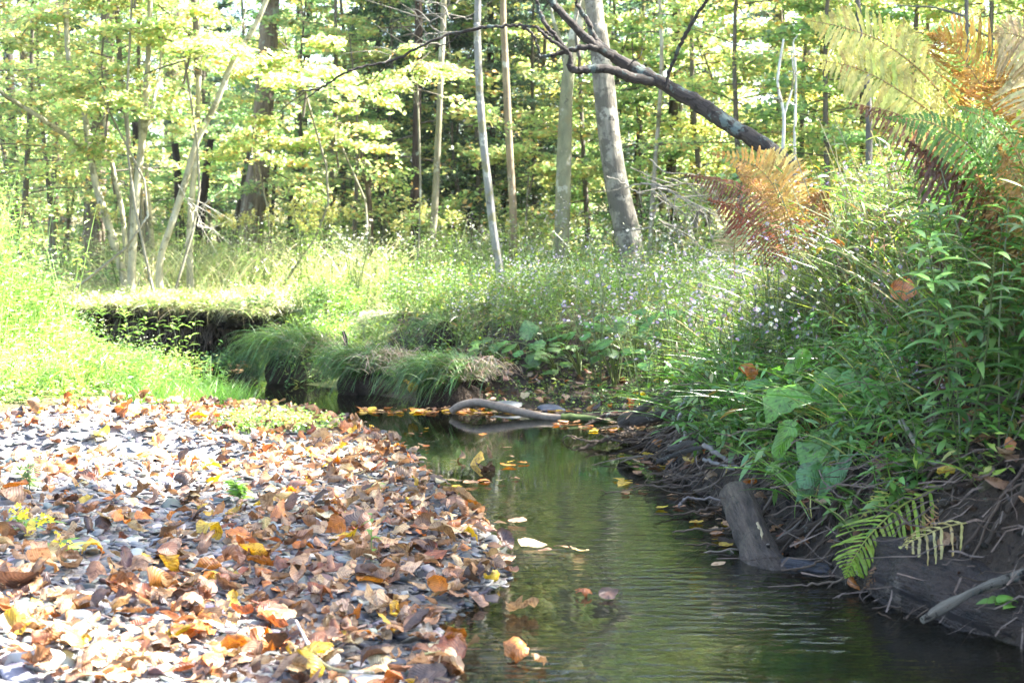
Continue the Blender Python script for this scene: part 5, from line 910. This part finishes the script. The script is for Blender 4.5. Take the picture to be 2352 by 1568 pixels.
# --- individual plants ------------------------------------------------
def place_plants(proto, spots, labelf, group, rzr=6.28):
    for i, (x, y, s) in enumerate(spots):
        z = hz(x, y)
        lab = labelf(i)+' '+nearby(x, y, z+.25) if group[:5] not in ('white', 'pale ', 'lance') or i == 0 and 'white' in group else labelf(i)+', '+nearpx(topx(x, y)[0])
        if i == 0: proto.location = (x, y, z); proto.scale = (s,)*3; proto['label'] = lab; proto['group'] = group
        else: dup(proto, (x, y, z), rng.uniform(-rzr/2, rzr/2), s, lab, group, (rng.normal(0, .08), rng.normal(-.06, .08)) if 'near bank' not in group else (rng.normal(.05, .16), rng.normal(-.12, .2)))
def aster_proto(seed, fc, nf=25, H=.62):
    r = np.random.default_rng(seed); root = empty('aster_plant', (0, 0, 0), 'x', 'aster'); st, lf, fl = MB(), MB(), MB(); heads = []
    for k in range(5):
        a = k*1.3+r.random(); tip = np.array([math.cos(a)*.14, math.sin(a)*.14, H*r.uniform(.75, 1.05)]); mid = tip*.5+(0, 0, .05); tube(st, [np.zeros(3), mid, tip], [.003, .0024, .0012], k=5, sub=4, col=(.10, .14, .05))
        for j in range(30):
            t = r.uniform(.1, .95); b = tip*t; az = r.uniform(0, 6.28); ribbons(lf, b[None], np.array([[math.cos(az), math.sin(az), .4]]), (0, 0, 1), r.uniform(.04, .08)*(1.2-.6*t), .012, seg=3, droop=.3, col=pal(r, 1, HG+[(.13, .22, .05)]), prof='lance')
        for j in range(nf//5):
            q = tip+r.normal(0, 1, 3)*(.06, .06, .05); tube(st, [tip*.85, q], [.0012, .0008], k=3, sub=1, col=(.12, .16, .06)); heads.append(q)
    st.build('stems', M_HERB, root); V = np.array(heads); lf.build('leaves', M_HERB, root, smooth=False); 
    for q in V:
        fl = MB(); blooms(fl, np.zeros((1, 3)), .028, pal(r, 1, fc, None, .06), 10); o = fl.build('flower_head', M_PETAL, root, smooth=False); o.location = tuple(q)
    return root
def spots(n, x0, x1, y0, y1, pred, s0=.8, s1=1.2):
    p = sample(rng, n, x0, x1, y0, y1, pred, 40); return [(q[0], q[1], rng.uniform(s0, s1)) for q in p]
A1 = aster_proto(1, LAV); A2 = aster_proto(2, [(.82, .84, .86)]); A3 = aster_proto(3, [(.24, .17, .55), (.32, .25, .6)])
PB = lambda x, y, d, H, ins, lv: ~ins & (d > .6) & (H > .5) & inframe(x, y, .1) & (x > .4)
def spot(px, py, d_):
    q = P(px, py, d_); return (q[0], q[1], float(np.clip((q[2]-hz(q[0], q[1]))/.62, .35, 1.6)))
AS1 = [spot(*v) for v in ((1530, 750, 7.4), (1700, 690, 6.6), (1640, 640, 7.2), (1790, 560, 6.3), (1480, 690, 8.4), (1880, 610, 6.0), (1560, 640, 8.0), (1380, 650, 9.6), (1250, 670, 10.5), (1130, 690, 11.0), (960, 700, 11.8), (800, 720, 12.0), (1730, 620, 6.8), (1940, 490, 6.2), (2020, 560, 5.8))]
AS3 = [spot(*v) for v in ((2200, 590, 5.1), (1712, 670, 6.1), (2050, 830, 4.9), (2140, 870, 4.7), (2300, 520, 5.0), (1780, 480, 6.6), (2080, 640, 5.4), (1990, 700, 5.5), (1830, 700, 5.9), (2250, 700, 4.8))]
place_plants(A1, AS1+spots(18, .8, 4, 6.2, 10.5, PB), lambda i: 'lavender aster', 'lavender asters on the bank')
place_plants(A3, AS3+spots(6, 1.0, 3, 5.2, 8.5, PB), lambda i: 'deep violet aster on the near bank', 'violet asters on the near bank')
place_plants(A2, [(1.17, 5.75, .85)]+spots(13, -1.6, 2.5, 12.0, 15.5, lambda x, y, d, H, ins, lv: ~ins & (d > .8), 1.0, 1.4), lambda i: 'white-flowered aster' if i == 0 else 'white-flowered aster on the far bank top', 'white asters')
def leafy_proto(seed, H, nl, lL, lW, cols, name='goldenrod_plant', cat='goldenrod', plume=None, upk=.5, droop=.45):
    r = np.random.default_rng(seed); root = empty(name, (0, 0, 0), 'x', cat); st, lf, fl = MB(), MB(), MB()
    for k in range(3):
        a = k*2.1+r.random(); tip = np.array([math.cos(a)*.12, math.sin(a)*.12, H*r.uniform(.8, 1.05)]); T = [np.zeros(3), tip*.5+(0, 0, .04), tip]; T = T; T = [T[0], T[1]+r.normal(0, .035, 3), T[2]]; tube(st, T, [.0032, .0026, .0014], k=5, sub=4, col=(.09, .13, .04))
        t = np.sort(r.uniform(.15, 1, nl)); b = tip*t[:, None]; az = np.arange(nl)*2.4+r.normal(0, .3, nl); ribbons(lf, b, np.stack([np.cos(az), np.sin(az), np.full(nl, upk)], 1), (0, 0, 1), lL*(1.15-.55*t)*r.uniform(.8, 1.2, nl), lW, seg=5, droop=droop, col=pal(r, nl, cols), prof='lance', fold=.25)
        if plume is not None:
            fl = MB()
            for j in range(9):
                aa = r.uniform(0, 6.28); e = np.array([math.cos(aa)*.05, math.sin(aa)*.05, .02]); s = tip*(.86+.018*j); u = np.linspace(0, 1, 14)[:, None]; q = s+e*u+(0, 0, .015)*np.sin(u*3); q = np.repeat(q, 2, axis=0)+r.normal(0, .004, (28, 3)); leafcards(fl, q, r.standard_normal((28, 3)), r.standard_normal((28, 3)), .012, .009, pal(r, 28, plume))
            tube(fl, [tip*.84, tip*1.02], [.004, .002], k=4, sub=1, col=(.3, .32, .1)); fl.build('flower_plume', M_PETAL, root, smooth=False)
    st.build('stems', M_HERB, root); lf.build('leaves', M_HERB, root)
    return root
W1 = leafy_proto(4, .8, 34, .15, .020, [(.08, .19, .035), (.12, .24, .05), (.06, .14, .03)])
place_plants(W1, [(2.05, 5.6, 1.0), (2.3, 5.9, 1.05), (1.8, 5.9, .9), (2.5, 6.3, 1.0), (2.15, 5.1, .9), (2.6, 5.6, 1.1), (1.75, 6.6, .9), (2.2, 6.8, .95), (2.45, 5.2, 1.0), (1.95, 5.3, .7), (2.9, 6.5, 1.), (1.65, 6.1, .75), (3.1, 7.4, 1.), (2.0, 7.6, .95), (1.52, 4.75, .95), (1.72, 4.9, 1.05), (1.88, 4.65, 1.0), (1.60, 4.5, .9), (1.42, 5.0, .6), (1.42, 4.4, 1.15), (1.52, 4.35, 1.2), (1.64, 4.5, 1.2), (1.33, 4.5, .9), (1.50, 4.6, 1.1), (1.62, 4.75, 1.2), (1.8, 5.2, 1.25), (1.95, 5.0, 1.2), (2.1, 5.4, 1.25), (1.7, 5.4, 1.1)], lambda i: 'tall leafy goldenrod with long drooping leaves', 'leafy goldenrods of the near bank')
W2 = leafy_proto(5, .85, 20, .12, .018, [(.24, .38, .09), (.32, .44, .12)], plume=[(.55, .48, .12), (.5, .5, .3)])
place_plants(W2, [(q[0], q[1], q[2]) for q in spots(22, -4.6, 1.0, 15.2, 17.5, lambda x, y, d, H, ins, lv: x == x, .9, 1.25)], lambda i: 'tall pale goldenrod past the bend', 'pale goldenrods past the bend')
W3 = leafy_proto(6, .7, 16, .16, .02, [(.20, .36, .06), (.28, .42, .1)], 'lance_leaved_plant', 'weed', upk=.7)
place_plants(W3, [(-2.75, 10.2, .9), (-3.1, 11.0, 1.05), (-3.5, 10.4, 1.), (-3.9, 11.8, 1.1), (-2.95, 11.6, 1.), (-3.3, 9.7, .8), (-4.1, 10.9, 1.1), (-2.9, 12.1, 1.)], lambda i: 'lance-leaved weed on the sunlit left bank', 'lance-leaved weeds of the sunlit bank')
# broad-leaved butterbur-like plants
def broad_leaf_mesh(r, L, W, curl, bend): return litterleaf(r, L*.85, W*.72, 'ovate', curl, bend, .35, 14, 9)
def broad_plant(label, leaves, col, group=None, name='broad_leaved_plant'):
    """leaves: (px,py,d,size m,azimuth,tilt)"""
    c0 = np.mean([P(a, b, c) for a, b, c, *_ in leaves], 0); base = np.array([c0[0]+.12, c0[1]+.08, hz(c0[0]+.12, c0[1]+.08)]); root = empty(name, base, label, 'broad-leaved plant', group)
    for (px, py, d, sz, az, ti) in leaves:
        V, F, uv = broad_leaf_mesh(rng, sz, sz*.82, rng.uniform(-.9, -.3), rng.uniform(-1.0, -.2)); e1 = nrm(np.array([-.55, -.30, -.60])+rng.normal(0, .16, 3)) if az < 0 else np.array([math.cos(az), math.sin(az), -.15]); e3 = nrm(np.array([-.2, -.8 if az < 0 else -.5, .55 if az < 0 else .85])+rng.normal(0, .2, 3)); e3 = nrm(e3-e1*(e3@e1)/(e1@e1)); e1 = nrm(e1); V = V[:, :1]*e1+V[:, 1:2]*np.cross(e3, e1)+V[:, 2:]*e3; q = P(px, py, d-(.22 if az < 0 else 0))-base; m = MB(); c = np.array(col)*(1+.15*rng.standard_normal()); m.add(V+q, F, np.broadcast_to(c, V.shape), uv); m.build('leaf', M_BIG, root)
        m = MB(); e = q+V[3]; tube(m, [np.array([0, 0, 0.]), e*.5+(0, 0, .04), e], [.006, .005, .003], k=5, sub=4, col=(.16, .2, .06)); m.build('leaf_stalk', M_HERB, root)
    return root
BG = (.075, .20, .035)
broad_plant('biggest drooping broad leaves hanging over the roots beneath the white aster', [(1790, 925, 5.45, .27, -1, 0), (1885, 895, 5.5, .25, -1, 0), (1950, 950, 5.35, .25, -1, 0), (1800, 1010, 5.3, .22, -1, 0), (1880, 1040, 5.2, .24, -1, 0), (1950, 1000, 5.2, .2, -1, 0), (1830, 830, 5.6, .17, -1, 0)], (.13, .30, .035))
broad_plant('smaller broad leaves beside the dark roots, left of the largest ones', [(1745, 880, 5.7, .15, 2.9, .5), (1800, 862, 5.7, .16, 3.2, .4), (1960, 880, 5.4, .16, -1, .9), (1700, 900, 5.9, .12, 2.3, .9), (2010, 900, 5.2, .15, -1, .9)], (.09, .24, .045))
broad_plant('low broad leaf tuft at the foot of the bank above the pale twig', [(1860, 1090, 5.0, .15, -1, .7), (1900, 1110, 4.95, .16, -1, .8), (1845, 1130, 5.0, .12, -1, .9), (1930, 1080, 4.95, .14, -1, .9)], (.08, .21, .06))
for i, (px, py, d) in enumerate([(1215, 780, 10.3), (1290, 760, 10.4), (1350, 755, 10.2), (1420, 740, 9.9), (1480, 760, 9.4), (1300, 810, 9.9), (1380, 800, 9.5), (1170, 800, 10.4), (1450, 810, 9.2), (1240, 830, 9.9), (1510, 720, 9.4), (1090, 815, 10.6)]):
    broad_plant(f'{["wide", "sparse", "tight", "ragged"][i % 4]} mid-bank clump of round green leaves '+nearpx(px, [(1060, 'the sedge mound'), (1200, 'the middle of the driftwood'), (1330, 'the mossy driftwood end'), (1440, 'the big grey leaning trunk'), (1500, 'the thin whitish trunk')])+(' higher up' if py < 770 else ' lower down'), [(px+rng.normal(0, 28), py+rng.normal(0, 16), d+rng.normal(0, .15), rng.uniform(.10, .19), rng.uniform(1.5, 4.7), rng.uniform(-.1, .5)) for _ in range(9)], (.085+.02*(i % 2), .215, .045), 'round-leaved clumps on the middle bank')
# ferns
def frond(root, pts, pl, col, col1=None, npn=26, droop=.25, lobes=True, curl=0.0, start=.12, w=.022, name='frond', up=(0, -.8, .6), rz=.5, ends=.12, hang=0.0, seed=0):
    r = np.random.default_rng(500+seed+int(pts[0][0])); W = np.array([P(*p) for p in pts])-np.array(root.location); Q = catmull(W, 16); t = np.linspace(0, 1, len(Q)); m = MB(); tube(m, Q, np.linspace(.0038, .0012, len(Q)), k=5, sub=1, col=(.32, .22, .10) if col1 is None else col1)
    s = np.linspace(start, .985, npn); b = np.stack([np.interp(s, t, Q[:, k]) for k in range(3)], 1); tg = nrm(np.stack([np.interp(s, t, np.gradient(Q[:, k])) for k in range(3)], 1)); up = nrm(np.asarray(up, float)+0*tg); sd = nrm(np.cross(tg, up)); ln = pl*np.sin(np.pi*np.clip(.10+.90*(1-(1-s)**1.25), 0, 1)**1.2)**.6*(.25+.75*np.clip((1-s)*3.2, 0, 1))
    for sg in (1, -1):
        dv = nrm(sd*sg+tg*(.30+.25*r.random((npn, 1)))+r.normal(0, .05, (npn, 3))-np.array([0, 0, hang])); L = ln*r.uniform(.88, 1.08, npn); c = pal(r, npn, [col], None, .12)
        if not lobes:
            ribbons(m, b, dv, up, L, w*r.uniform(.8, 1.1, npn), seg=9, droop=droop, col=c, prof='strap', fold=.15); 
            V = m.V[-1].reshape(npn, 10, 3, 3); V += r.normal(0, .0012, V.shape); m.V[-1] = V.reshape(-1, 3)
            continue
        sgm = 13; i0 = len(m.V); ribbons(m, b, dv, up, L, w*r.uniform(.8, 1.1, npn), seg=sgm, droop=droop, col=c, col1=c*r.uniform(.6, 1.1, (npn, 1)), prof='serr', fold=.2+curl, twist=curl*2.5*sg)
        V = m.V[i0].reshape(npn, sgm+1, 3, 3); tt = np.linspace(0, 1, sgm+1)
        if curl: V += (tg[:, None]*(curl*L[:, None]*tt**2.5)[..., None])[:, :, None]
        V += r.normal(0, .0012+.003*curl, V.shape); m.V[i0] = V.reshape(-1, 3)
    return m.build(name, M_FERN, root, smooth=False)
def fern(label, base, group=None):
    q = P(*base); return empty('fern', (q[0], q[1], hz(q[0], q[1])), label, 'fern', group)
YF, GF, RF, BF, PF = (.46, .43, .12), (.50, .30, .09), (.24, .12, .07), (.12, .06, .035), (.46, .42, .20)
f1 = fern('tall yellow fern with broad lacy fronds arching left at the top of the bank', (2200, 420, 5.2))
frond(f1, [(2235, 330, 5.2), (2140, 190, 5.1), (2030, 100, 5.05), (1930, 62, 5.0), (1840, 45, 5.0)], .15, YF, npn=38, w=.016, droop=.2, up=(.1, -1, .25), seed=1)
frond(f1, [(2250, 400, 5.15), (2160, 280, 5.05), (2060, 205, 5.0), (1960, 155, 4.95), (1820, 128, 4.9)], .155, YF, npn=40, w=.016, droop=.3, up=(.1, -1, .35), seed=2)
frond(f1, [(2230, 420, 5.3), (2170, 300, 5.3), (2110, 200, 5.3), (2080, 100, 5.3), (2075, 40, 5.3)], .15, (.48, .42, .14), npn=34, w=.014, droop=.3, up=(0, -1, .1), seed=3)
f2 = fern('brown-gold fern with curling crumpled fronds right of the yellow one', (2350, 560, 5.0))
frond(f2, [(2360, 560, 5.0), (2330, 380, 5.0), (2270, 230, 5.0), (2200, 120, 4.98), (2130, 80, 4.95)], .15, GF, npn=40, w=.012, droop=-.25, curl=.5, up=(0, -1, .3), seed=4)
frond(f2, [(2400, 500, 4.9), (2370, 330, 4.9), (2340, 210, 4.9), (2290, 130, 4.9)], .15, (.44, .27, .08), npn=38, w=.012, droop=.35, curl=.5, up=(0, -1, .3), seed=5)
frond(f2, [(2400, 420, 5.1), (2350, 280, 5.1), (2270, 190, 5.1), (2190, 170, 5.1)], .14, GF, npn=38, w=.011, droop=.5, curl=.3, up=(0, -1, .3), seed=6)
frond(f2, [(2420, 300, 4.7), (2370, 190, 4.7), (2330, 150, 4.7)], .14, (.5, .4, .2), npn=34, w=.012, droop=.3, up=(0, -1, .3), seed=61)
frond(f2, [(2440, 180, 4.7), (2390, 110, 4.7), (2330, 80, 4.7), (2280, 78, 4.7)], .14, (.42, .33, .15), npn=34, w=.012, droop=.35, up=(0, -1, .3), seed=62)
f3 = fern('withered dark brown fern whose shrivelled leaflets hang straight down', (2300, 620, 4.9))
frond(f3, [(2330, 520, 4.8), (2250, 400, 4.75), (2163, 322, 4.7), (2060, 262, 4.7), (1948, 236, 4.7)], .12, (.24, .13, .07), npn=30, w=.010, droop=.75, curl=.3, hang=1.1, up=(0, -1, .5), seed=7)
frond(f3, [(2340, 600, 4.7), (2290, 480, 4.65), (2200, 390, 4.6), (2140, 350, 4.6), (2080, 322, 4.6)], .12, BF, npn=24, w=.012, droop=.8, curl=.4, hang=1.2, up=(0, -1, .5), seed=8)
frond(f3, [(2400, 760, 4.6), (2360, 620, 4.6), (2300, 500, 4.6), (2240, 400, 4.6)], .12, (.32, .18, .07), npn=34, w=.011, droop=.7, curl=.5, hang=.9, up=(0, -1, .5), seed=9)
frond(f3, [(2420, 660, 4.5), (2380, 520, 4.5), (2340, 420, 4.5), (2290, 330, 4.5)], .12, (.40, .25, .08), npn=34, w=.011, droop=.6, curl=.5, hang=.8, up=(0, -1, .5), seed=10)
f10 = fern('still-green fern arching left between the withered and brown-gold ones', (2340, 600, 4.75))
frond(f10, [(2350, 560, 4.7), (2300, 430, 4.65), (2220, 330, 4.6), (2130, 280, 4.6), (2030, 270, 4.6)], .11, (.12, .24, .04), npn=34, w=.012, droop=.4, up=(0, -1, .5), seed=30)
frond(f10, [(2400, 520, 4.6), (2340, 360, 4.55), (2270, 280, 4.5), (2190, 240, 4.5)], .10, (.15, .26, .05), npn=32, w=.011, droop=.5, up=(0, -1, .5), seed=31)
f4 = fern('golden fern pair with feathered fronds at the foot of the fallen trunk', (1812, 560, 6.6))
frond(f4, [(1812, 540, 6.6), (1795, 470, 6.6), (1765, 410, 6.6), (1715, 372, 6.6), (1622, 350, 6.6)], .12, GF, npn=30, w=.016, droop=-.05, up=(0, -1, .2), seed=11)
frond(f4, [(1818, 540, 6.7), (1812, 470, 6.7), (1800, 420, 6.7), (1778, 372, 6.7), (1745, 345, 6.7)], .17, (.62, .46, .16), npn=30, w=.016, droop=.12, up=(.2, -1, .5), seed=12)
frond(f4, [(1822, 540, 6.8), (1835, 470, 6.8), (1845, 420, 6.8), (1830, 360, 6.8)], .10, (.48, .28, .07), npn=24, w=.013, droop=.2, up=(0, -1, .3), seed=13)
f5 = fern('reddish-brown shrivelled fern leaning left below the golden pair', (1800, 640, 6.4))
frond(f5, [(1810, 600, 6.4), (1765, 510, 6.4), (1705, 440, 6.4), (1650, 415, 6.4), (1570, 402, 6.4)], .10, RF, npn=34, w=.010, droop=.7, curl=.4, hang=.6, up=(0, -1, .4), seed=14)
frond(f5, [(1815, 620, 6.3), (1770, 560, 6.3), (1720, 505, 6.3), (1680, 475, 6.3), (1625, 458, 6.3)], .09, (.28, .10, .05), npn=32, w=.009, droop=.7, curl=.4, hang=.6, up=(0, -1, .4), seed=15)
frond(f5, [(1820, 620, 6.5), (1790, 520, 6.5), (1745, 440, 6.5), (1690, 395, 6.5)], .10, (.40, .23, .08), npn=34, w=.011, droop=.4, curl=.2, hang=.3, up=(0, -1, .4), seed=16)
frond(f5, [(1830, 600, 6.5), (1850, 520, 6.5), (1880, 460, 6.5), (1905, 440, 6.5)], .09, (.30, .16, .06), npn=22, w=.018, droop=.5, curl=.2, hang=.3, up=(0, -1, .4), seed=17)
f6 = fern('faded small fern standing upright left of the reddish fern', (1690, 620, 7.2))
frond(f6, [(1688, 640, 7.2), (1686, 580, 7.2), (1690, 540, 7.2), (1695, 505, 7.2)], .13, (.34, .33, .18), npn=20, w=.012, droop=.35, start=.3, up=(0, -1, .4), seed=18)
f7 = fern('green ladder-like fern dipping its tip into the water beside the sunken log', (2400, 1000, 4.55))
frond(f7, [(2380, 1050, 4.5), (2230, 1090, 4.45), (2091, 1149, 4.4), (2010, 1215, 4.38), (1965, 1275, 4.38), (1940, 1328, 4.38)], .155, (.26, .36, .05), (.36, .38, .08), npn=24, w=.012, droop=.25, lobes=False, start=.30, hang=.25, up=(0, -.6, 1), seed=19)
frond(f7, [(2380, 1060, 4.6), (2211, 1081, 4.6), (2110, 1100, 4.58), (2040, 1135, 4.55), (1972, 1192, 4.55)], .10, (.44, .42, .10), (.45, .38, .12), npn=22, w=.011, droop=.1, lobes=False, start=.15, up=(0, -.5, 1), seed=20)
f8 = fern('straw-yellow fern with sparse curled leaflets over the sunken log', (2400, 1060, 4.3))
frond(f8, [(2400, 1165, 4.2), (2300, 1190, 4.2), (2190, 1205, 4.2), (2120, 1230, 4.2), (2065, 1258, 4.2)], .105, (.50, .42, .16), (.42, .36, .14), npn=15, w=.009, droop=.35, lobes=False, start=.05, hang=.3, up=(0, -.6, 1), seed=21)
frond(f8, [(2380, 1100, 4.35), (2230, 1150, 4.35), (2150, 1190, 4.33), (2090, 1235, 4.33)], .05, (.42, .26, .12), (.38, .17, .07), npn=16, w=.007, droop=-.3, curl=.5, lobes=False, start=.35, up=(0, -.6, 1), seed=22)
f9 = fern('dry brown fern stub behind the ladder-like green frond', (2100, 1280, 4.35))
frond(f9, [(2120, 1240, 4.35), (2060, 1270, 4.3), (2020, 1310, 4.28), (1985, 1350, 4.28)], .05, (.22, .12, .06), (.2, .1, .05), npn=14, w=.01, droop=.5, lobes=True, start=.05, up=(0, -.6, 1), seed=23)
# big brown leaves snagged on the right bank
for i, (px, py, d, kc, s, lb) in enumerate([(2240, 800, 4.8, 'buff', 1.5, 'large crumpled buff leaf snagged high on the bank at the edge'), (2170, 880, 4.8, 'brown', 1.3, 'brown rolled leaf hanging below the large buff one'), (2290, 900, 4.7, 'orange', 1.2, 'orange-brown leaf rolled lengthwise at the bank edge'), (2120, 990, 4.8, 'cream', 1.1, 'pale curled leaf above the drooping twig'), (2150, 1010, 4.75, 'brown', 1.1, 'brown leaf folded beside the pale curled one'),
   (2320, 770, 4.8, 'brown', 1.5, 'dark brown leaf cluster at the right end of the bank'), (1800, 640, 6.2, 'cream', .8, 'cream leaf caught under the reddish fern'), (1925, 560, 5.8, 'orange', 1.0, 'orange leaf pierced by asters'), (2160, 600, 5.2, 'dark', 1.1, 'maroon leaf next to violet asters'), (2080, 665, 5.2, 'orange', 1.2, 'orange streaked leaf standing in the weeds'), (1715, 860, 6.0, 'orange', 1.1, 'amber leaflets hanging over the root hollow'), (2040, 930, 4.9, 'buff', 1.0, 'buff leaf tucked under the green stems'), (1990, 860, 5.2, 'brown', .9, 'brown leaf between the broad green leaves and grass'), (1950, 160, 5.4, 'orange', .7, 'orange leaf caught behind the yellow fern')]):
    V, F, uv, cc, *_ = one_leaf(rng, kc, small=s); m = MB(); m.add(V@rotm(rng.uniform(.5, 1.4), rng.normal(0, .4), rng.uniform(-.6, .6)).T, F, cc, uv); o = m.build('fallen_leaf', M_DRY); o.location = tuple(P(px, py, d)); tag(o, lb, 'leaf')
# sprouts on the gravel
def sprout(label, px, py, h, n, lL, lW, seed, flowers=None, col=(.20, .36, .06), fz=.02):
    r = np.random.default_rng(seed); q = G(px, py, .05); z = hz(q[0], q[1]); root = empty('sprout', (q[0], q[1], z), label, 'seedling'); st, lf = MB(), MB(); k = 1 if h > .15 else 3; tips = []
    for j in range(k):
        tip = np.array([r.normal(0, .01 if k == 1 else .04), r.normal(0, .02), h*r.uniform(.7, 1)]); tube(st, [np.zeros(3)-(0, 0, .02), tip*.5, tip], [.0022, .0018, .001], k=5, sub=4, col=(.16, .24, .06)); t = r.uniform(.2, 1, n); az = r.uniform(0, 6.28, n); tips.append(tip)
        ribbons(lf, tip*t[:, None], np.stack([np.cos(az), np.sin(az)*.5, r.normal(.3, .2, n)], 1), (0, -.3, 1), lL*r.uniform(.6, 1.1, n), lW, seg=5, droop=.3, col=pal(r, n, [col]), prof='lance', fold=.2)
    st.build('stem', M_HERB, root); lf.build('leaves', M_HERB, root)
    if flowers:
        fl = MB(); f = np.concatenate([t_+r.normal(0, .016, (8, 3)) for t_ in tips]); blooms(fl, f, fz, pal(r, len(f), [flowers], None, .05), 5); fl.build('flowers', M_PETAL, root, smooth=False)
sprout('lone slender seedling with paired leaves near the water on the bar', 852, 1290, .22, 9, .045, .012, 1)
sprout('low yellow-flowered sprout among brown leaves at the front', 145, 1335, .06, 7, .10, .02, 2, (.75, .6, .04))
sprout('yellow bloom on a bent green stalk at the frame edge', 60, 1275, .07, 6, .09, .014, 3, (.75, .62, .05), fz=.028)
sprout('green weed tuft in the middle of the gravel bar', 555, 1175, .09, 16, .06, .018, 4)
sprout('grey-green feathery weed tuft beside the puddle', 70, 1165, .11, 22, .06, .01, 5, col=(.14, .22, .07))
sprout('tiny bright sprout behind the lone seedling', 850, 1130, .06, 9, .03, .01, 6)
sprout('small spiky sprout in front of the sedge by the driftwood end', 1090, 935, .12, 14, .09, .007, 7)
sprout('little green sprout in the leaves under the wet log', 2330, 1420, .05, 5, .06, .03, 8)
o_ = stick('fallen_twig', 'thin dark twig lying through the leaves at the lower edge of the bar', [G(0, 1345, .06), G(150, 1338, .07), G(300, 1352, .07), G(400, 1372, .06)], [.003, .003, .0025, .0015], M_TWIG, (.10, .07, .055), 'twig', k=5)
stick('fallen_twig', 'white peeled twig curving out of the leaves at the bottom', [G(680, 1425, .09), G(715, 1490, .07), G(760, 1535, .07), G(860, 1545, .06)], [.004, .006, .006, .004], M_SMOOTH, (.5, .45, .4), 'twig', k=6)

seen = {}
ORD = ['', ', a shorter one', ', a lower one', ', a fuller one', ', a thinner one']
for o in sorted([q for q in bpy.data.objects if q.parent is None and q.get('label') and q.get('category') in ('aster', 'goldenrod', 'root', 'weed')], key=lambda q: (q['label'], -q.scale[0], q.location.y)):
    seen.setdefault(o['label'], []).append(o)
for l, L_ in seen.items():
    if len(L_) > 1:
        L_.sort(key=lambda q: q.location.y)
        for i_, q in enumerate(L_):
            t = l+(', nearer one' if i_ == 0 else (', farther one' if i_ == len(L_)-1 else ', middle one'))
            if len(t.split()) <= 16: q['label'] = t
# ---------------------------------------------------------------- thin volume added as a pale cast to imitate lens glare
m, n, out = newmat('veil'); v = N_(n, 'ShaderNodeVolumePrincipled', Density=VEIL); v.inputs['Color'].default_value = (.95, .97, 1, 1); v.inputs['Anisotropy'].default_value = .2; n.links.new(v.outputs[0], out.inputs['Volume'])
mb = MB(); x0, x1, y0, y1, z0, z1 = -70, 70, -20, 110, -2, 24
mb.add([(x0, y0, z0), (x1, y0, z0), (x1, y1, z0), (x0, y1, z0), (x0, y0, z1), (x1, y0, z1), (x1, y1, z1), (x0, y1, z1)], [[0, 3, 2, 1], [4, 5, 6, 7], [0, 1, 5, 4], [1, 2, 6, 5], [2, 3, 7, 6], [3, 0, 4, 7]])
o = mb.build('veil', m, smooth=False); o['kind'] = 'stuff'; o['label'] = 'thin haze hanging under the trees'
